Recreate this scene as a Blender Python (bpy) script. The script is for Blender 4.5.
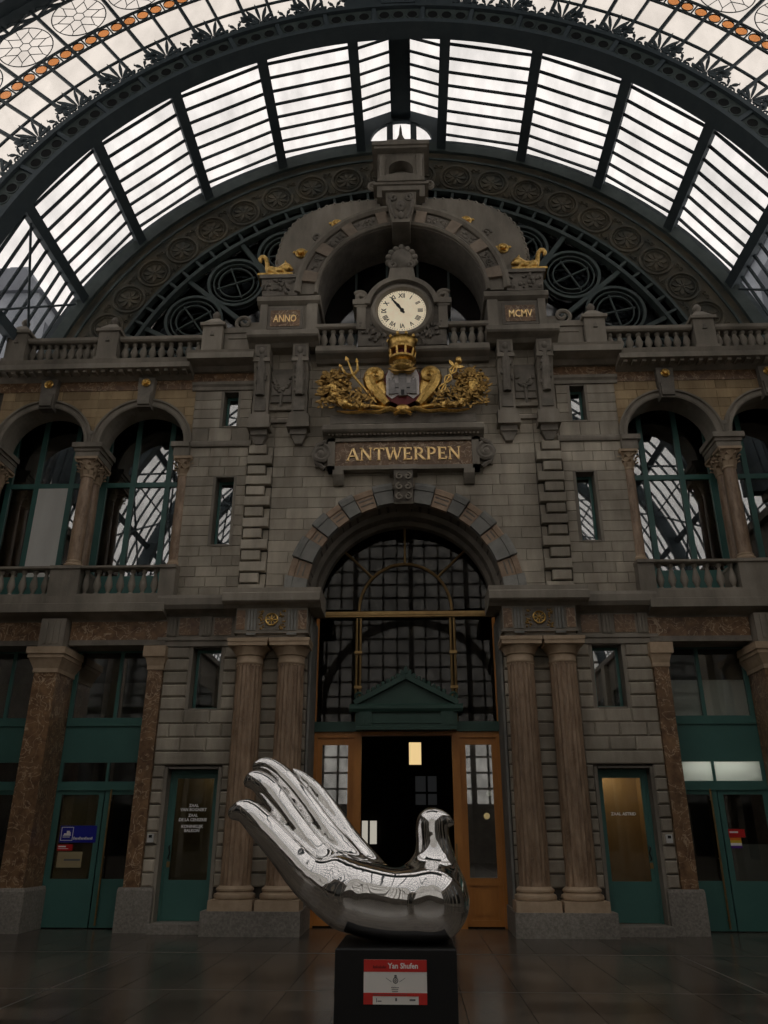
import bpy, bmesh, math, random
import numpy as np
from mathutils import Vector, Matrix
random.seed(7)
for o in list(bpy.data.objects):
    bpy.data.objects.remove(o)
SC = bpy.context.scene
COL = SC.collection
R = math.radians
# ------------------------------------------------------------------ camera
cam_d = bpy.data.cameras.new('camera'); cam = bpy.data.objects.new('camera', cam_d); COL.objects.link(cam)
SC.camera = cam
FPX = 788.0
cam_d.sensor_fit = 'VERTICAL'; cam_d.sensor_height = 36.0; cam_d.lens = FPX / 1024.0 * 36.0
cam_d.clip_start = 0.05; cam_d.clip_end = 500
CAMP = Vector((0.178, -16.055, 1.6))
yaw, pit, rol = R(-2.204), R(22.481), R(0.085)
fw = Vector((math.sin(yaw) * math.cos(pit), math.cos(yaw) * math.cos(pit), math.sin(pit)))
rt = fw.cross(Vector((0, 0, 1))).normalized(); up = rt.cross(fw)
r2 = rt * math.cos(rol) + up * math.sin(rol); u2 = up * math.cos(rol) - rt * math.sin(rol)
cam.matrix_world = Matrix(((r2.x, u2.x, -fw.x, CAMP.x), (r2.y, u2.y, -fw.y, CAMP.y), (r2.z, u2.z, -fw.z, CAMP.z), (0, 0, 0, 1)))
# ------------------------------------------------------------------ overcast sky
world = bpy.data.worlds.new('overcast_sky'); SC.world = world; world.use_nodes = True
wn = world.node_tree.nodes; wl = world.node_tree.links
bg = wn['Background']; bg.inputs['Color'].default_value = (1.0, 0.965, 0.93, 1); bg.inputs['Strength'].default_value = 0.86
SC.view_settings.view_transform = 'Standard'; SC.view_settings.look = 'None'
SC.view_settings.exposure = 0.55; SC.view_settings.gamma = 1.0; SC.view_settings.use_curve_mapping = False

# ------------------------------------------------------------------ materials
MATS = {}
def mat(name, c1, c2=None, rough=0.7, metal=0.0, scale=1.5, stain=0.0, rnd=0.0, bump=0.0, bscale=40, vein=None, vscale=3.0, spec=0.4, emit=None, estr=0.0, streak=False):
    m = bpy.data.materials.new(name); m.use_nodes = True
    nt = m.node_tree; N = nt.nodes; L = nt.links
    b = N['Principled BSDF']
    b.inputs['Roughness'].default_value = rough; b.inputs['Metallic'].default_value = metal
    b.inputs['Specular IOR Level'].default_value = spec
    geo = N.new('ShaderNodeNewGeometry')
    pos = geo.outputs['Position']
    if streak:
        mp = N.new('ShaderNodeMapping'); mp.inputs['Scale'].default_value = (1, 1, 0.25); L.new(pos, mp.inputs['Vector']); tpos = mp.outputs['Vector']
    else: tpos = pos
    c2 = c2 or c1
    n = N.new('ShaderNodeTexNoise'); n.inputs['Scale'].default_value = scale; n.inputs['Detail'].default_value = 6; n.inputs['Roughness'].default_value = 0.65
    L.new(tpos, n.inputs['Vector'])
    cr = N.new('ShaderNodeValToRGB'); cr.color_ramp.elements[0].position = 0.35; cr.color_ramp.elements[1].position = 0.68
    cr.color_ramp.elements[0].color = (*c1, 1); cr.color_ramp.elements[1].color = (*c2, 1)
    L.new(n.outputs['Fac'], cr.inputs['Fac'])
    col = cr.outputs['Color']
    if vein:
        n2 = N.new('ShaderNodeTexNoise'); n2.inputs['Scale'].default_value = vscale; n2.inputs['Detail'].default_value = 8; n2.inputs['Distortion'].default_value = 1.6
        L.new(pos, n2.inputs['Vector'])
        s = N.new('ShaderNodeMath'); s.operation = 'SUBTRACT'; s.inputs[1].default_value = 0.5; L.new(n2.outputs['Fac'], s.inputs[0])
        a = N.new('ShaderNodeMath'); a.operation = 'ABSOLUTE'; L.new(s.outputs[0], a.inputs[0])
        mr = N.new('ShaderNodeMapRange'); mr.inputs['From Min'].default_value = 0.0; mr.inputs['From Max'].default_value = 0.022
        mr.inputs['To Min'].default_value = 0.75; mr.inputs['To Max'].default_value = 0.0; L.new(a.outputs[0], mr.inputs['Value'])
        mx = N.new('ShaderNodeMix'); mx.data_type = 'RGBA'; L.new(mr.outputs['Result'], mx.inputs['Factor']); L.new(col, mx.inputs['A']); mx.inputs['B'].default_value = (*vein, 1)
        col = mx.outputs['Result']
    if stain > 0:
        n3 = N.new('ShaderNodeTexNoise'); n3.inputs['Scale'].default_value = 0.55; n3.inputs['Detail'].default_value = 7; L.new(pos, n3.inputs['Vector'])
        mr = N.new('ShaderNodeMapRange'); mr.inputs['From Min'].default_value = 0.3; mr.inputs['From Max'].default_value = 0.7
        mr.inputs['To Min'].default_value = 1 - stain; mr.inputs['To Max'].default_value = 1 + stain * 0.5; L.new(n3.outputs['Fac'], mr.inputs['Value'])
        mx = N.new('ShaderNodeMix'); mx.data_type = 'RGBA'; mx.blend_type = 'MULTIPLY'; mx.inputs['Factor'].default_value = 1
        L.new(col, mx.inputs['A']); L.new(mr.outputs['Result'], mx.inputs['B']); col = mx.outputs['Result']
    if rnd > 0:
        oi = N.new('ShaderNodeObjectInfo')
        mr = N.new('ShaderNodeMapRange'); mr.inputs['To Min'].default_value = 1 - rnd; mr.inputs['To Max'].default_value = 1 + rnd; L.new(oi.outputs['Random'], mr.inputs['Value'])
        mx = N.new('ShaderNodeMix'); mx.data_type = 'RGBA'; mx.blend_type = 'MULTIPLY'; mx.inputs['Factor'].default_value = 1
        L.new(col, mx.inputs['A']); L.new(mr.outputs['Result'], mx.inputs['B']); col = mx.outputs['Result']
    L.new(col, b.inputs['Base Color'])
    if bump > 0:
        nb = N.new('ShaderNodeTexNoise'); nb.inputs['Scale'].default_value = bscale; nb.inputs['Detail'].default_value = 4; L.new(pos, nb.inputs['Vector'])
        bp = N.new('ShaderNodeBump'); bp.inputs['Strength'].default_value = bump; bp.inputs['Distance'].default_value = 0.02
        L.new(nb.outputs['Fac'], bp.inputs['Height']); L.new(bp.outputs['Normal'], b.inputs['Normal'])
    if emit:
        b.inputs['Emission Color'].default_value = (*emit, 1); b.inputs['Emission Strength'].default_value = estr
    MATS[name] = m
    return m
def glass(name, tint, gloss=0.25, rough=0.02, dirt=0.0, diff=0.0, dcol=(0.3, 0.3, 0.3), trans=False):
    m = bpy.data.materials.new(name); m.use_nodes = True
    nt = m.node_tree; N = nt.nodes; L = nt.links
    N.remove(N['Principled BSDF']); out = N['Material Output']
    t = N.new('ShaderNodeBsdfTransparent'); t.inputs['Color'].default_value = (*tint, 1)
    if dirt > 0:
        geo = N.new('ShaderNodeNewGeometry'); mp = N.new('ShaderNodeMapping'); mp.inputs['Scale'].default_value = (1.2, 0.5, 0.7); L.new(geo.outputs['Position'], mp.inputs['Vector'])
        n = N.new('ShaderNodeTexNoise'); n.inputs['Scale'].default_value = 1.4; n.inputs['Detail'].default_value = 7; L.new(mp.outputs['Vector'], n.inputs['Vector'])
        cr = N.new('ShaderNodeValToRGB'); cr.color_ramp.elements[0].position = 0.3; cr.color_ramp.elements[1].position = 0.62
        cr.color_ramp.elements[0].color = (tint[0] * (1 - dirt), tint[1] * (1 - dirt), tint[2] * (1 - dirt), 1); cr.color_ramp.elements[1].color = (*tint, 1)
        L.new(n.outputs['Fac'], cr.inputs['Fac']); L.new(cr.outputs['Color'], t.inputs['Color'])
    g = N.new('ShaderNodeBsdfGlossy'); g.inputs['Roughness'].default_value = rough; g.inputs['Color'].default_value = (0.9, 0.9, 0.9, 1)
    mx = N.new('ShaderNodeMixShader'); mx.inputs['Fac'].default_value = gloss
    L.new(t.outputs[0], mx.inputs[1]); L.new(g.outputs[0], mx.inputs[2]); res = mx.outputs[0]
    if diff > 0:
        d = N.new('ShaderNodeBsdfTranslucent' if trans else 'ShaderNodeBsdfDiffuse'); d.inputs['Color'].default_value = (*dcol, 1)
        m2 = N.new('ShaderNodeMixShader'); m2.inputs['Fac'].default_value = diff; L.new(res, m2.inputs[1]); L.new(d.outputs[0], m2.inputs[2]); res = m2.outputs[0]
    L.new(res, out.inputs['Surface'])
    MATS[name] = m
    return m
mat('stone', (0.31, 0.272, 0.217), (0.50, 0.45, 0.365), 0.85, scale=2.2, stain=0.4, rnd=0.2, bump=0.3, streak=True)
mat('stone_trim', (0.21, 0.187, 0.153), (0.345, 0.308, 0.255), 0.85, scale=2.0, stain=0.35, rnd=0.06, bump=0.3, streak=True)
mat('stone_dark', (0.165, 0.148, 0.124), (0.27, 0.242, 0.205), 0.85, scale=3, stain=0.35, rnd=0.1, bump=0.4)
mat('stone_blue', (0.20, 0.20, 0.185), (0.30, 0.295, 0.27), 0.8, scale=3, stain=0.25, rnd=0.12, bump=0.2)
mat('mortar', (0.05, 0.045, 0.04), (0.08, 0.07, 0.06), 0.95, scale=5)
mat('core', (0.07, 0.062, 0.052), (0.11, 0.095, 0.08), 0.95, scale=5)
mat('brick_yellow', (0.30, 0.21, 0.115), (0.44, 0.33, 0.19), 0.85, scale=3.5, stain=0.3, rnd=0.22, bump=0.3, streak=True)
mat('marble', (0.125, 0.066, 0.033), (0.30, 0.175, 0.09), 0.38, scale=6, stain=0.3, vein=(0.62, 0.47, 0.32), vscale=3.2, rnd=0.08, spec=0.5)
mat('marble_column', (0.20, 0.125, 0.075), (0.47, 0.33, 0.22), 0.45, scale=9, stain=0.3, vein=(0.33, 0.25, 0.18), vscale=4.5, rnd=0.05, spec=0.45, streak=True)
mat('marble_pink', (0.29, 0.20, 0.135), (0.43, 0.31, 0.215), 0.6, scale=6, stain=0.2, rnd=0.15, bump=0.2)
mat('sandstone', (0.42, 0.31, 0.205), (0.54, 0.41, 0.285), 0.75, scale=5, stain=0.25, rnd=0.05, bump=0.15)
mat('granite', (0.20, 0.185, 0.16), (0.36, 0.33, 0.29), 0.8, scale=22, stain=0.3, rnd=0.06, bump=0.25)
mat('teal', (0.058, 0.158, 0.138), (0.068, 0.178, 0.155), 0.4, scale=1.5, stain=0.12)
mat('green_dark', (0.035, 0.085, 0.065), (0.045, 0.10, 0.08), 0.5, scale=2, stain=0.2)
mat('wood', (0.46, 0.18, 0.036), (0.60, 0.25, 0.06), 0.4, scale=4, stain=0.2, streak=True)
mat('gold', (0.50, 0.29, 0.07), (1.0, 0.68, 0.24), 0.3, 1.0, scale=14, stain=0.3, bump=0.5, bscale=25)
mat('gold_old', (0.14, 0.085, 0.028), (0.50, 0.31, 0.105), 0.4, 1.0, scale=12, stain=0.3)
mat('gilt_letter', (0.95, 0.62, 0.26), (1.0, 0.74, 0.38), 0.28, 0.9, scale=9)
mat('bronze', (0.27, 0.17, 0.07), (0.36, 0.24, 0.10), 0.4, 0.8, scale=6, stain=0.2)
mat('iron', (0.06, 0.08, 0.092), (0.078, 0.10, 0.112), 0.6, scale=3, spec=0.3)
mat('iron_green', (0.06, 0.082, 0.08), (0.09, 0.115, 0.11), 0.65, scale=3, stain=0.3)
mat('iron_plate', (0.085, 0.088, 0.074), (0.17, 0.142, 0.095), 0.75, scale=2.0, stain=0.4, rnd=0.06)
mat('black', (0.006, 0.006, 0.006), (0.009, 0.009, 0.009), 0.45, scale=4)
mat('hole_shade', (0.006, 0.007, 0.008), None, 0.9)
mat('pedestal_black', (0.005, 0.005, 0.0055), (0.007, 0.007, 0.007), 0.6, scale=5)
mat('chrome', (0.80, 0.79, 0.78), None, 0.035, 1.0)
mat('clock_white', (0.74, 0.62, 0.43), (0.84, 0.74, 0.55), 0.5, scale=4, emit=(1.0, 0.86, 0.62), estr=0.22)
mat('silver', (0.55, 0.52, 0.50), (0.72, 0.68, 0.66), 0.5, 0.2, scale=9)
mat('maroon', (0.12, 0.012, 0.014), (0.16, 0.02, 0.02), 0.5)
mat('white', (0.88, 0.87, 0.85), (0.9, 0.89, 0.87), 0.5)
mat('placard_white', (0.86, 0.83, 0.78), (0.88, 0.85, 0.80), 0.5)
mat('placard_red', (0.62, 0.035, 0.028), (0.66, 0.04, 0.03), 0.5)
mat('print_grey', (0.12, 0.12, 0.12), None, 0.6)
mat('blue', (0.01, 0.015, 0.30), None, 0.5)
mat('red', (0.55, 0.015, 0.015), None, 0.5)
mat('orange', (0.75, 0.2, 0.02), None, 0.5)
mat('yellow', (0.7, 0.5, 0.03), None, 0.5)
mat('violet', (0.09, 0.02, 0.25), None, 0.5)
mat('paper', (0.33, 0.27, 0.15), (0.38, 0.31, 0.18), 0.7)
mat('tile', (0.06, 0.052, 0.043), (0.105, 0.09, 0.072), 0.22, scale=3, rnd=0.38, stain=0.2, spec=0.35)
mat('floor_line', (0.17, 0.155, 0.135), None, 0.4)
mat('grout', (0.05, 0.044, 0.038), None, 0.5)
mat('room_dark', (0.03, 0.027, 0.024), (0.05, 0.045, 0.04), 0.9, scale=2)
mat('room_warm', (0.46, 0.34, 0.20), (0.60, 0.46, 0.30), 0.7, scale=2, streak=True)
mat('room_olive', (0.22, 0.18, 0.10), (0.28, 0.23, 0.14), 0.8, scale=2)
mat('blind', (0.68, 0.68, 0.64), (0.78, 0.78, 0.74), 0.8, scale=2, streak=True)
mat('building_grey', (0.20, 0.22, 0.25), (0.27, 0.29, 0.32), 0.8, scale=0.6)
mat('slate', (0.10, 0.11, 0.13), None, 0.8)
mat('lamp_warm', (0.9, 0.7, 0.4), None, 0.5, emit=(1.0, 0.76, 0.46), estr=12.0)
mat('lamp_dim', (0.9, 0.7, 0.4), None, 0.5, emit=(1.0, 0.78, 0.45), estr=2.6)
mat('lamp_globe', (0.9, 0.7, 0.4), None, 0.5, emit=(1.0, 0.68, 0.32), estr=0.9)
mat('lit_dim', (0.3, 0.3, 0.3), None, 0.5, emit=(0.9, 0.95, 1.0), estr=0.007)
mat('lamp_soft', (0.9, 0.7, 0.4), None, 0.5, emit=(1.0, 0.72, 0.34), estr=0.55)
mat('lamp_white', (0.9, 0.9, 0.9), None, 0.5, emit=(0.95, 1.0, 0.95), estr=7.0)
mat('lit_pane', (0.6, 0.6, 0.55), None, 0.5, emit=(1.0, 0.93, 0.78), estr=0.28)
mat('plastic_white', (0.6, 0.6, 0.58), None, 0.5)
glass('glass_roof', (0.94, 0.93, 0.925), 0.03, 0.05, dirt=0.16)
glass('glass_screen', (0.86, 0.83, 0.80), 0.03, 0.05, dirt=0.10)
glass('glass_orange', (0.85, 0.55, 0.33), 0.03, 0.05)
glass('glass_window', (0.55, 0.58, 0.56), 0.30, 0.015)
glass('glass_entry', (0.45, 0.42, 0.36), 0.034, 0.02)
glass('glass_door', (0.75, 0.75, 0.70), 0.10, 0.02)
glass('glass_frosted', (0.4, 0.4, 0.38), 0.05, 0.1, diff=0.8, dcol=(0.75, 0.75, 0.7), trans=True)
glass('glass_shop', (0.86, 0.88, 0.86), 0.16, 0.02)
glass('glass_back', (0.75, 0.74, 0.72), 0.05, 0.05, dirt=0.3)
mat('stone_warm', (0.27, 0.215, 0.165), (0.37, 0.30, 0.235), 0.85, scale=4, stain=0.25, rnd=0.1, bump=0.2)
mat('silver_dark', (0.20, 0.19, 0.18), (0.3, 0.28, 0.27), 0.5, 0.5, scale=9)
glass('glass_dark', (0.20, 0.23, 0.23), 0.10, 0.05)
M = MATS

# ------------------------------------------------------------------ mesh helpers
ORI = {}
class MB:
    def __init__(s): s.v = []; s.f = []
    def add(s, vs, fs):
        n = len(s.v); s.v += [tuple(map(float, p)) for p in vs]; s.f += [tuple(i + n for i in q) for q in fs]; return s
    def box(s, x0, x1, y0, y1, z0, z1):
        return s.add([(x0, y0, z0), (x1, y0, z0), (x1, y1, z0), (x0, y1, z0), (x0, y0, z1), (x1, y0, z1), (x1, y1, z1), (x0, y1, z1)],
                     [(0, 3, 2, 1), (4, 5, 6, 7), (0, 1, 5, 4), (1, 2, 6, 5), (2, 3, 7, 6), (3, 0, 4, 7)])
    def fbox(s, x0, x1, y0, y1, z0, z1, a0, a1):   # box whose top is scaled (a0 in x, a1 in y)
        cx, cy = (x0 + x1) / 2, (y0 + y1) / 2
        p = [(x0, y0, z0), (x1, y0, z0), (x1, y1, z0), (x0, y1, z0)]
        return s.add(p + [(cx + (a - cx) * a0, cy + (b - cy) * a1, z1) for a, b, _ in p], [(0, 3, 2, 1), (4, 5, 6, 7), (0, 1, 5, 4), (1, 2, 6, 5), (2, 3, 7, 6), (3, 0, 4, 7)])
    def prism(s, pts, y0, y1):      # polygon in x,z pushed along y
        n = len(pts)
        return s.add([(x, y0, z) for x, z in pts] + [(x, y1, z) for x, z in pts],
                     [tuple(range(n)), tuple(range(2 * n - 1, n - 1, -1))] + [(i, i + n, (i + 1) % n + n, (i + 1) % n) for i in range(n)])
    def xprism(s, pts, x0, x1):     # profile in y,z pushed along x
        n = len(pts)
        return s.add([(x0, y, z) for y, z in pts] + [(x1, y, z) for y, z in pts],
                     [tuple(range(n)), tuple(range(2 * n - 1, n - 1, -1))] + [(i, i + n, (i + 1) % n + n, (i + 1) % n) for i in range(n)])
    def lathe(s, prof, cx, cy, n=24, a0=0.0, a1=None, fl=0.0, nf=0):
        full = a1 is None
        m = n if full else n + 1
        A = [(a0 + (2 * math.pi if full else a1 - a0) * i / n) for i in range(m)]
        vs = []
        for r, z in prof:
            for a in A: vs.append((cx + r * math.cos(a), cy + r * math.sin(a), z))
        fs = []
        for j in range(len(prof) - 1):
            for i in range(n):
                k = (i + 1) % m
                fs.append((j * m + i, j * m + k, (j + 1) * m + k, (j + 1) * m + i))
        fs.append(tuple(range(m - 1, -1, -1))); fs.append(tuple((len(prof) - 1) * m + i for i in range(m)))
        return s.add(vs, fs)
    def ylathe(s, prof, cx, cz, n=24):     # profile (r, y) turned about the y axis
        vs = []; fs = []
        for r, y in prof:
            for i in range(n):
                a = 2 * math.pi * i / n; vs.append((cx + r * math.cos(a), y, cz + r * math.sin(a)))
        for j in range(len(prof) - 1):
            for i in range(n): fs.append((j * n + i, j * n + (i + 1) % n, (j + 1) * n + (i + 1) % n, (j + 1) * n + i))
        fs.append(tuple(range(n))); fs.append(tuple((len(prof) - 1) * n + i for i in range(n - 1, -1, -1)))
        return s.add(vs, fs)
    def arc(s, prof, cx, zc, a0, a1, n, cap=True):   # closed profile (r, y) swept about the y axis; angle from the vertical, in degrees
        m = len(prof); vs = []; fs = []
        for i in range(n + 1):
            a = R(a0 + (a1 - a0) * i / n)
            for r, y in prof: vs.append((cx + r * math.sin(a), y, zc + r * math.cos(a)))
        for i in range(n):
            for j in range(m): fs.append((i * m + j, i * m + (j + 1) % m, (i + 1) * m + (j + 1) % m, (i + 1) * m + j))
        if cap: fs.append(tuple(range(m))); fs.append(tuple(n * m + j for j in range(m - 1, -1, -1)))
        return s.add(vs, fs)
    def ring(s, r0, r1, y0, y1, cx, zc, a0=0, a1=360, n=32):
        full = abs(a1 - a0) >= 359.9
        return s.arc([(r0, y0), (r1, y0), (r1, y1), (r0, y1)], cx, zc, a0, a1, n, cap=not full)
    def tube(s, pts, r, n=6, closed=False):
        P = [Vector(p) for p in pts]; rs = r if isinstance(r, (list, tuple)) else [r] * len(P)
        vs = []; fs = []; k = len(P)
        nrm = None
        for i in range(k):
            t = (P[min(i + 1, k - 1)] - P[max(i - 1, 0)])
            if closed: t = P[(i + 1) % k] - P[i - 1]
            if t.length < 1e-9: t = Vector((0, 0, 1))
            t.normalize()
            if nrm is None:
                nrm = Vector((0, 1, 0)) if abs(t.y) < 0.9 else Vector((1, 0, 0))
            nrm = (nrm - t * nrm.dot(t)).normalized(); b = t.cross(nrm)
            for j in range(n):
                a = 2 * math.pi * j / n
                vs.append(P[i] + (nrm * math.cos(a) + b * math.sin(a)) * rs[i])
        for i in range(k if closed else k - 1):
            q = (i + 1) % k
            for j in range(n): fs.append((i * n + j, i * n + (j + 1) % n, q * n + (j + 1) % n, q * n + j))
        if not closed: fs.append(tuple(range(n - 1, -1, -1))); fs.append(tuple((k - 1) * n + j for j in range(n)))
        return s.add(vs, fs)
    def ball(s, c, rx, ry=None, rz=None, n=10, m=7):
        ry = ry or rx; rz = rz or rx; vs = [(c[0], c[1], c[2] - rz)]; fs = []
        for i in range(1, m):
            p = math.pi * i / m - math.pi / 2
            for j in range(n):
                a = 2 * math.pi * j / n; vs.append((c[0] + rx * math.cos(p) * math.cos(a), c[1] + ry * math.cos(p) * math.sin(a), c[2] + rz * math.sin(p)))
        vs.append((c[0], c[1], c[2] + rz)); T = len(vs) - 1
        for j in range(n):
            k = (j + 1) % n; fs.append((0, 1 + k, 1 + j)); fs.append((T, T - n + j, T - n + k))
            for i in range(m - 2): fs.append((1 + i * n + j, 1 + i * n + k, 1 + (i + 1) * n + k, 1 + (i + 1) * n + j))
        return s.add(vs, fs)
    def bar(s, p, q, w, y0, y1):      # straight bar in the x,z plane of width w between two points
        d = Vector((q[0] - p[0], q[1] - p[1])); l = d.length
        if l < 1e-9: return s
        d /= l; nx, nz = -d.y * w / 2, d.x * w / 2
        return s.prism([(p[0] + nx, p[1] + nz), (p[0] - nx, p[1] - nz), (q[0] - nx, q[1] - nz), (q[0] + nx, q[1] + nz)], y0, y1)
    def mirror(s):
        t = MB(); t.v = [(-x, y, z) for x, y, z in s.v]; t.f = [tuple(reversed(f)) for f in s.f]; return t
    def build(s, name, m, parent=None, smooth=False, label=None):
        if not s.v: return None
        if parent is not None: o0 = ORI[parent.name]
        else:
            A = np.array(s.v); o0 = Vector(((A[:, 0].min() + A[:, 0].max()) / 2, (A[:, 1].min() + A[:, 1].max()) / 2, A[:, 2].min()))
        me = bpy.data.meshes.new(name)
        me.from_pydata([(x - o0.x, y - o0.y, z - o0.z) for x, y, z in s.v], [], s.f)
        bm = bmesh.new(); bm.from_mesh(me); bmesh.ops.recalc_face_normals(bm, faces=bm.faces); bm.to_mesh(me); bm.free()
        me.materials.append(M[m] if isinstance(m, str) else m)
        if smooth:
            me.polygons.foreach_set('use_smooth', [True] * len(me.polygons)); me.set_sharp_from_angle(angle=R(42))
        o = bpy.data.objects.new(name, me); COL.objects.link(o)
        if parent is not None: o.parent = parent
        else: o.location = o0
        ORI[o.name] = Vector(o0)
        if label: o['label'] = label
        return o
def B(): return MB()
def inst(me, name, parent, loc, rot=None, scale=None):
    o = bpy.data.objects.new(name, me); COL.objects.link(o); o.parent = parent
    o.location = Vector(loc) - ORI[parent.name]
    if rot: o.rotation_euler = rot
    if scale: o.scale = scale
    ORI[o.name] = ORI[parent.name]
    return o
def mesh_of(mb, name, m, smooth=False):
    me = bpy.data.meshes.new(name); me.from_pydata(mb.v, [], mb.f)
    bm = bmesh.new(); bm.from_mesh(me); bmesh.ops.recalc_face_normals(bm, faces=bm.faces); bm.to_mesh(me); bm.free()
    me.materials.append(M[m] if isinstance(m, str) else m)
    if smooth:
        me.polygons.foreach_set('use_smooth', [True] * len(me.polygons)); me.set_sharp_from_angle(angle=R(42))
    return me
def tag(o, label, cat, group=None, kind=None):
    o['label'] = label
    if cat: o['category'] = cat
    if group: o['group'] = group
    if kind: o['kind'] = kind
    return o
def thing(name, label, cat, loc=(0, 0, 0), group=None, kind=None):
    o = bpy.data.objects.new(name, None); COL.objects.link(o); o.location = loc; o.empty_display_size = 0.1
    ORI[o.name] = Vector(loc)
    return tag(o, label, cat, group, kind)
def text_mb(txt, size, cx, y, z, depth=0.006, align='CENTER', bold=0.0):
    c = bpy.data.curves.new('lettering', 'FONT'); c.body = txt; c.size = size; c.align_x = align; c.extrude = depth / 2; c.resolution_u = 2; c.offset = bold
    o = bpy.data.objects.new('lettering', c); COL.objects.link(o)
    dg = bpy.context.evaluated_depsgraph_get(); me = bpy.data.meshes.new_from_object(o.evaluated_get(dg))
    mb = MB(); mb.v = [(v.co.x + cx, y - v.co.z, v.co.y + z) for v in me.vertices]; mb.f = [tuple(p.vertices) for p in me.polygons]
    bpy.data.objects.remove(o); bpy.data.curves.remove(c); bpy.data.meshes.remove(me)
    return mb
def scroll(cx, cz, r0, turns, sgn=1, start=0.0, grow=0.18, n=26):   # spiral of points in x,z around a centre, from the outside in
    out = []
    for i in range(n):
        t = i / (n - 1); r = r0 * (1 - t * (1 - grow)); a = start + sgn * turns * 2 * math.pi * t
        out.append((cx + r * math.cos(a), cz + r * math.sin(a)))
    return out
def leaf_pts(px, pz, ang, ln, wd):
    d = (math.sin(ang), math.cos(ang)); n = (d[1], -d[0])
    prof = [(0, 0.15), (0.3, 0.8), (0.6, 1.0), (0.85, 0.6), (1.0, 0.0)]
    L_ = [(px + d[0] * ln * t + n[0] * wd * w / 2, pz + d[1] * ln * t + n[1] * wd * w / 2) for t, w in prof]
    R_ = [(px + d[0] * ln * t - n[0] * wd * w / 2, pz + d[1] * ln * t - n[1] * wd * w / 2) for t, w in prof[:-1]]
    return L_ + R_[::-1]
# signed-distance sculpting for the rounded figures
def chain_sdf(P, nodes, ys=1.0, pn=2.0):
    d = None
    for (a, b) in zip(nodes[:-1], nodes[1:]):
        A = np.array(a[:3]); Bv = np.array(b[:3]); ba = Bv - A; sc = np.array([1, ys, 1])
        pa = (P - A) * sc; bb = ba * sc
        h = np.clip((pa @ bb) / max(bb @ bb, 1e-9), 0, 1)
        e = pa - h[:, None] * bb
        q = (np.linalg.norm(e, axis=1) if pn == 2.0 else (np.abs(e[:, 1]) ** pn + np.hypot(e[:, 0], e[:, 2]) ** pn) ** (1 / pn)) - (a[3] + (b[3] - a[3]) * h)
        d = q if d is None else np.minimum(d, q)
    return d
def smooth_nodes(nodes, m=6):
    N = np.array(nodes, float); out = []
    for i in range(len(N) - 1):
        p0, p1, p2, p3 = N[max(i - 1, 0)], N[i], N[i + 1], N[min(i + 2, len(N) - 1)]
        for j in range(m):
            t = j / m; out.append(0.5 * (2 * p1 + (p2 - p0) * t + (2 * p0 - 5 * p1 + 4 * p2 - p3) * t * t + (3 * p1 - p0 - 3 * p2 + p3) * t ** 3))
    out.append(N[-1]); return [tuple(q) for q in out]
def smin(a, b, k):
    h = np.clip(0.5 + 0.5 * (b - a) / k, 0, 1)
    return b * (1 - h) + a * h - k * h * (1 - h)
def sdf_mesh(fn, lo, hi, st):
    lo = np.array(lo, float); n = np.ceil((np.array(hi) - lo) / st).astype(int) + 1
    g = np.stack(np.meshgrid(*[lo[i] + st * np.arange(n[i]) for i in range(3)], indexing='ij'), -1)
    V = fn(g.reshape(-1, 3)).reshape(n)
    S = V < 0
    c = n - 1
    acc = np.zeros((*c, 3)); cnt = np.zeros(c)
    cs = [(0, 0, 0), (1, 0, 0), (0, 1, 0), (1, 1, 0), (0, 0, 1), (1, 0, 1), (0, 1, 1), (1, 1, 1)]
    sl = lambda o: tuple(slice(o[i], o[i] + c[i]) for i in range(3))
    for i in range(8):
        for j in range(i + 1, 8):
            a, b = cs[i], cs[j]
            if sum(abs(a[k] - b[k]) for k in range(3)) != 1: continue
            va, vb = V[sl(a)], V[sl(b)]; m = (va < 0) != (vb < 0)
            t = np.where(m, va / np.where(m, va - vb, 1), 0)
            p = np.array(a)[None, None, None] + t[..., None] * (np.array(b) - np.array(a))
            acc += np.where(m[..., None], p, 0); cnt += m
    ok = cnt > 0; idx = -np.ones(c, int); idx[ok] = np.arange(ok.sum())
    ii = np.stack(np.nonzero(ok), -1)
    vs = lo + st * (ii + acc[ok] / cnt[ok][:, None])
    for _ in range(3):
        d = fn(vs); e = st * 0.4; G = np.stack([(fn(vs + e * np.eye(3)[k]) - fn(vs - e * np.eye(3)[k])) / (2 * e) for k in range(3)], -1)
        vs = vs - np.clip(d / np.maximum((G ** 2).sum(1), 0.2), -st * 0.5, st * 0.5)[:, None] * G
    fs = []
    for ax in range(3):
        u, w = (ax + 1) % 3, (ax + 2) % 3
        a = [slice(1, n[k] - 1) for k in range(3)]; a[ax] = slice(0, n[ax] - 1)
        b = list(a); b[ax] = slice(1, n[ax])
        s0, s1 = S[tuple(a)], S[tuple(b)]
        q = np.stack(np.nonzero(s0 != s1), -1)
        if not len(q): continue
        flip = s0[s0 != s1]
        base = q.copy(); base[:, u] += 1; base[:, w] += 1
        eu = np.eye(3, dtype=int)[u]; ew = np.eye(3, dtype=int)[w]
        g4 = [idx[tuple((base - du * eu - dw * ew).T)] for du, dw in ((0, 0), (1, 0), (1, 1), (0, 1))]
        Q = np.stack(g4, -1); Q[~flip] = Q[~flip][:, ::-1]
        fs.append(Q)
    F = np.concatenate(fs)
    F = F[(F >= 0).all(1)]
    mb = MB(); mb.v = [tuple(p) for p in vs]; mb.f = [tuple(int(i) for i in q) for q in F]
    return mb
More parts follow.
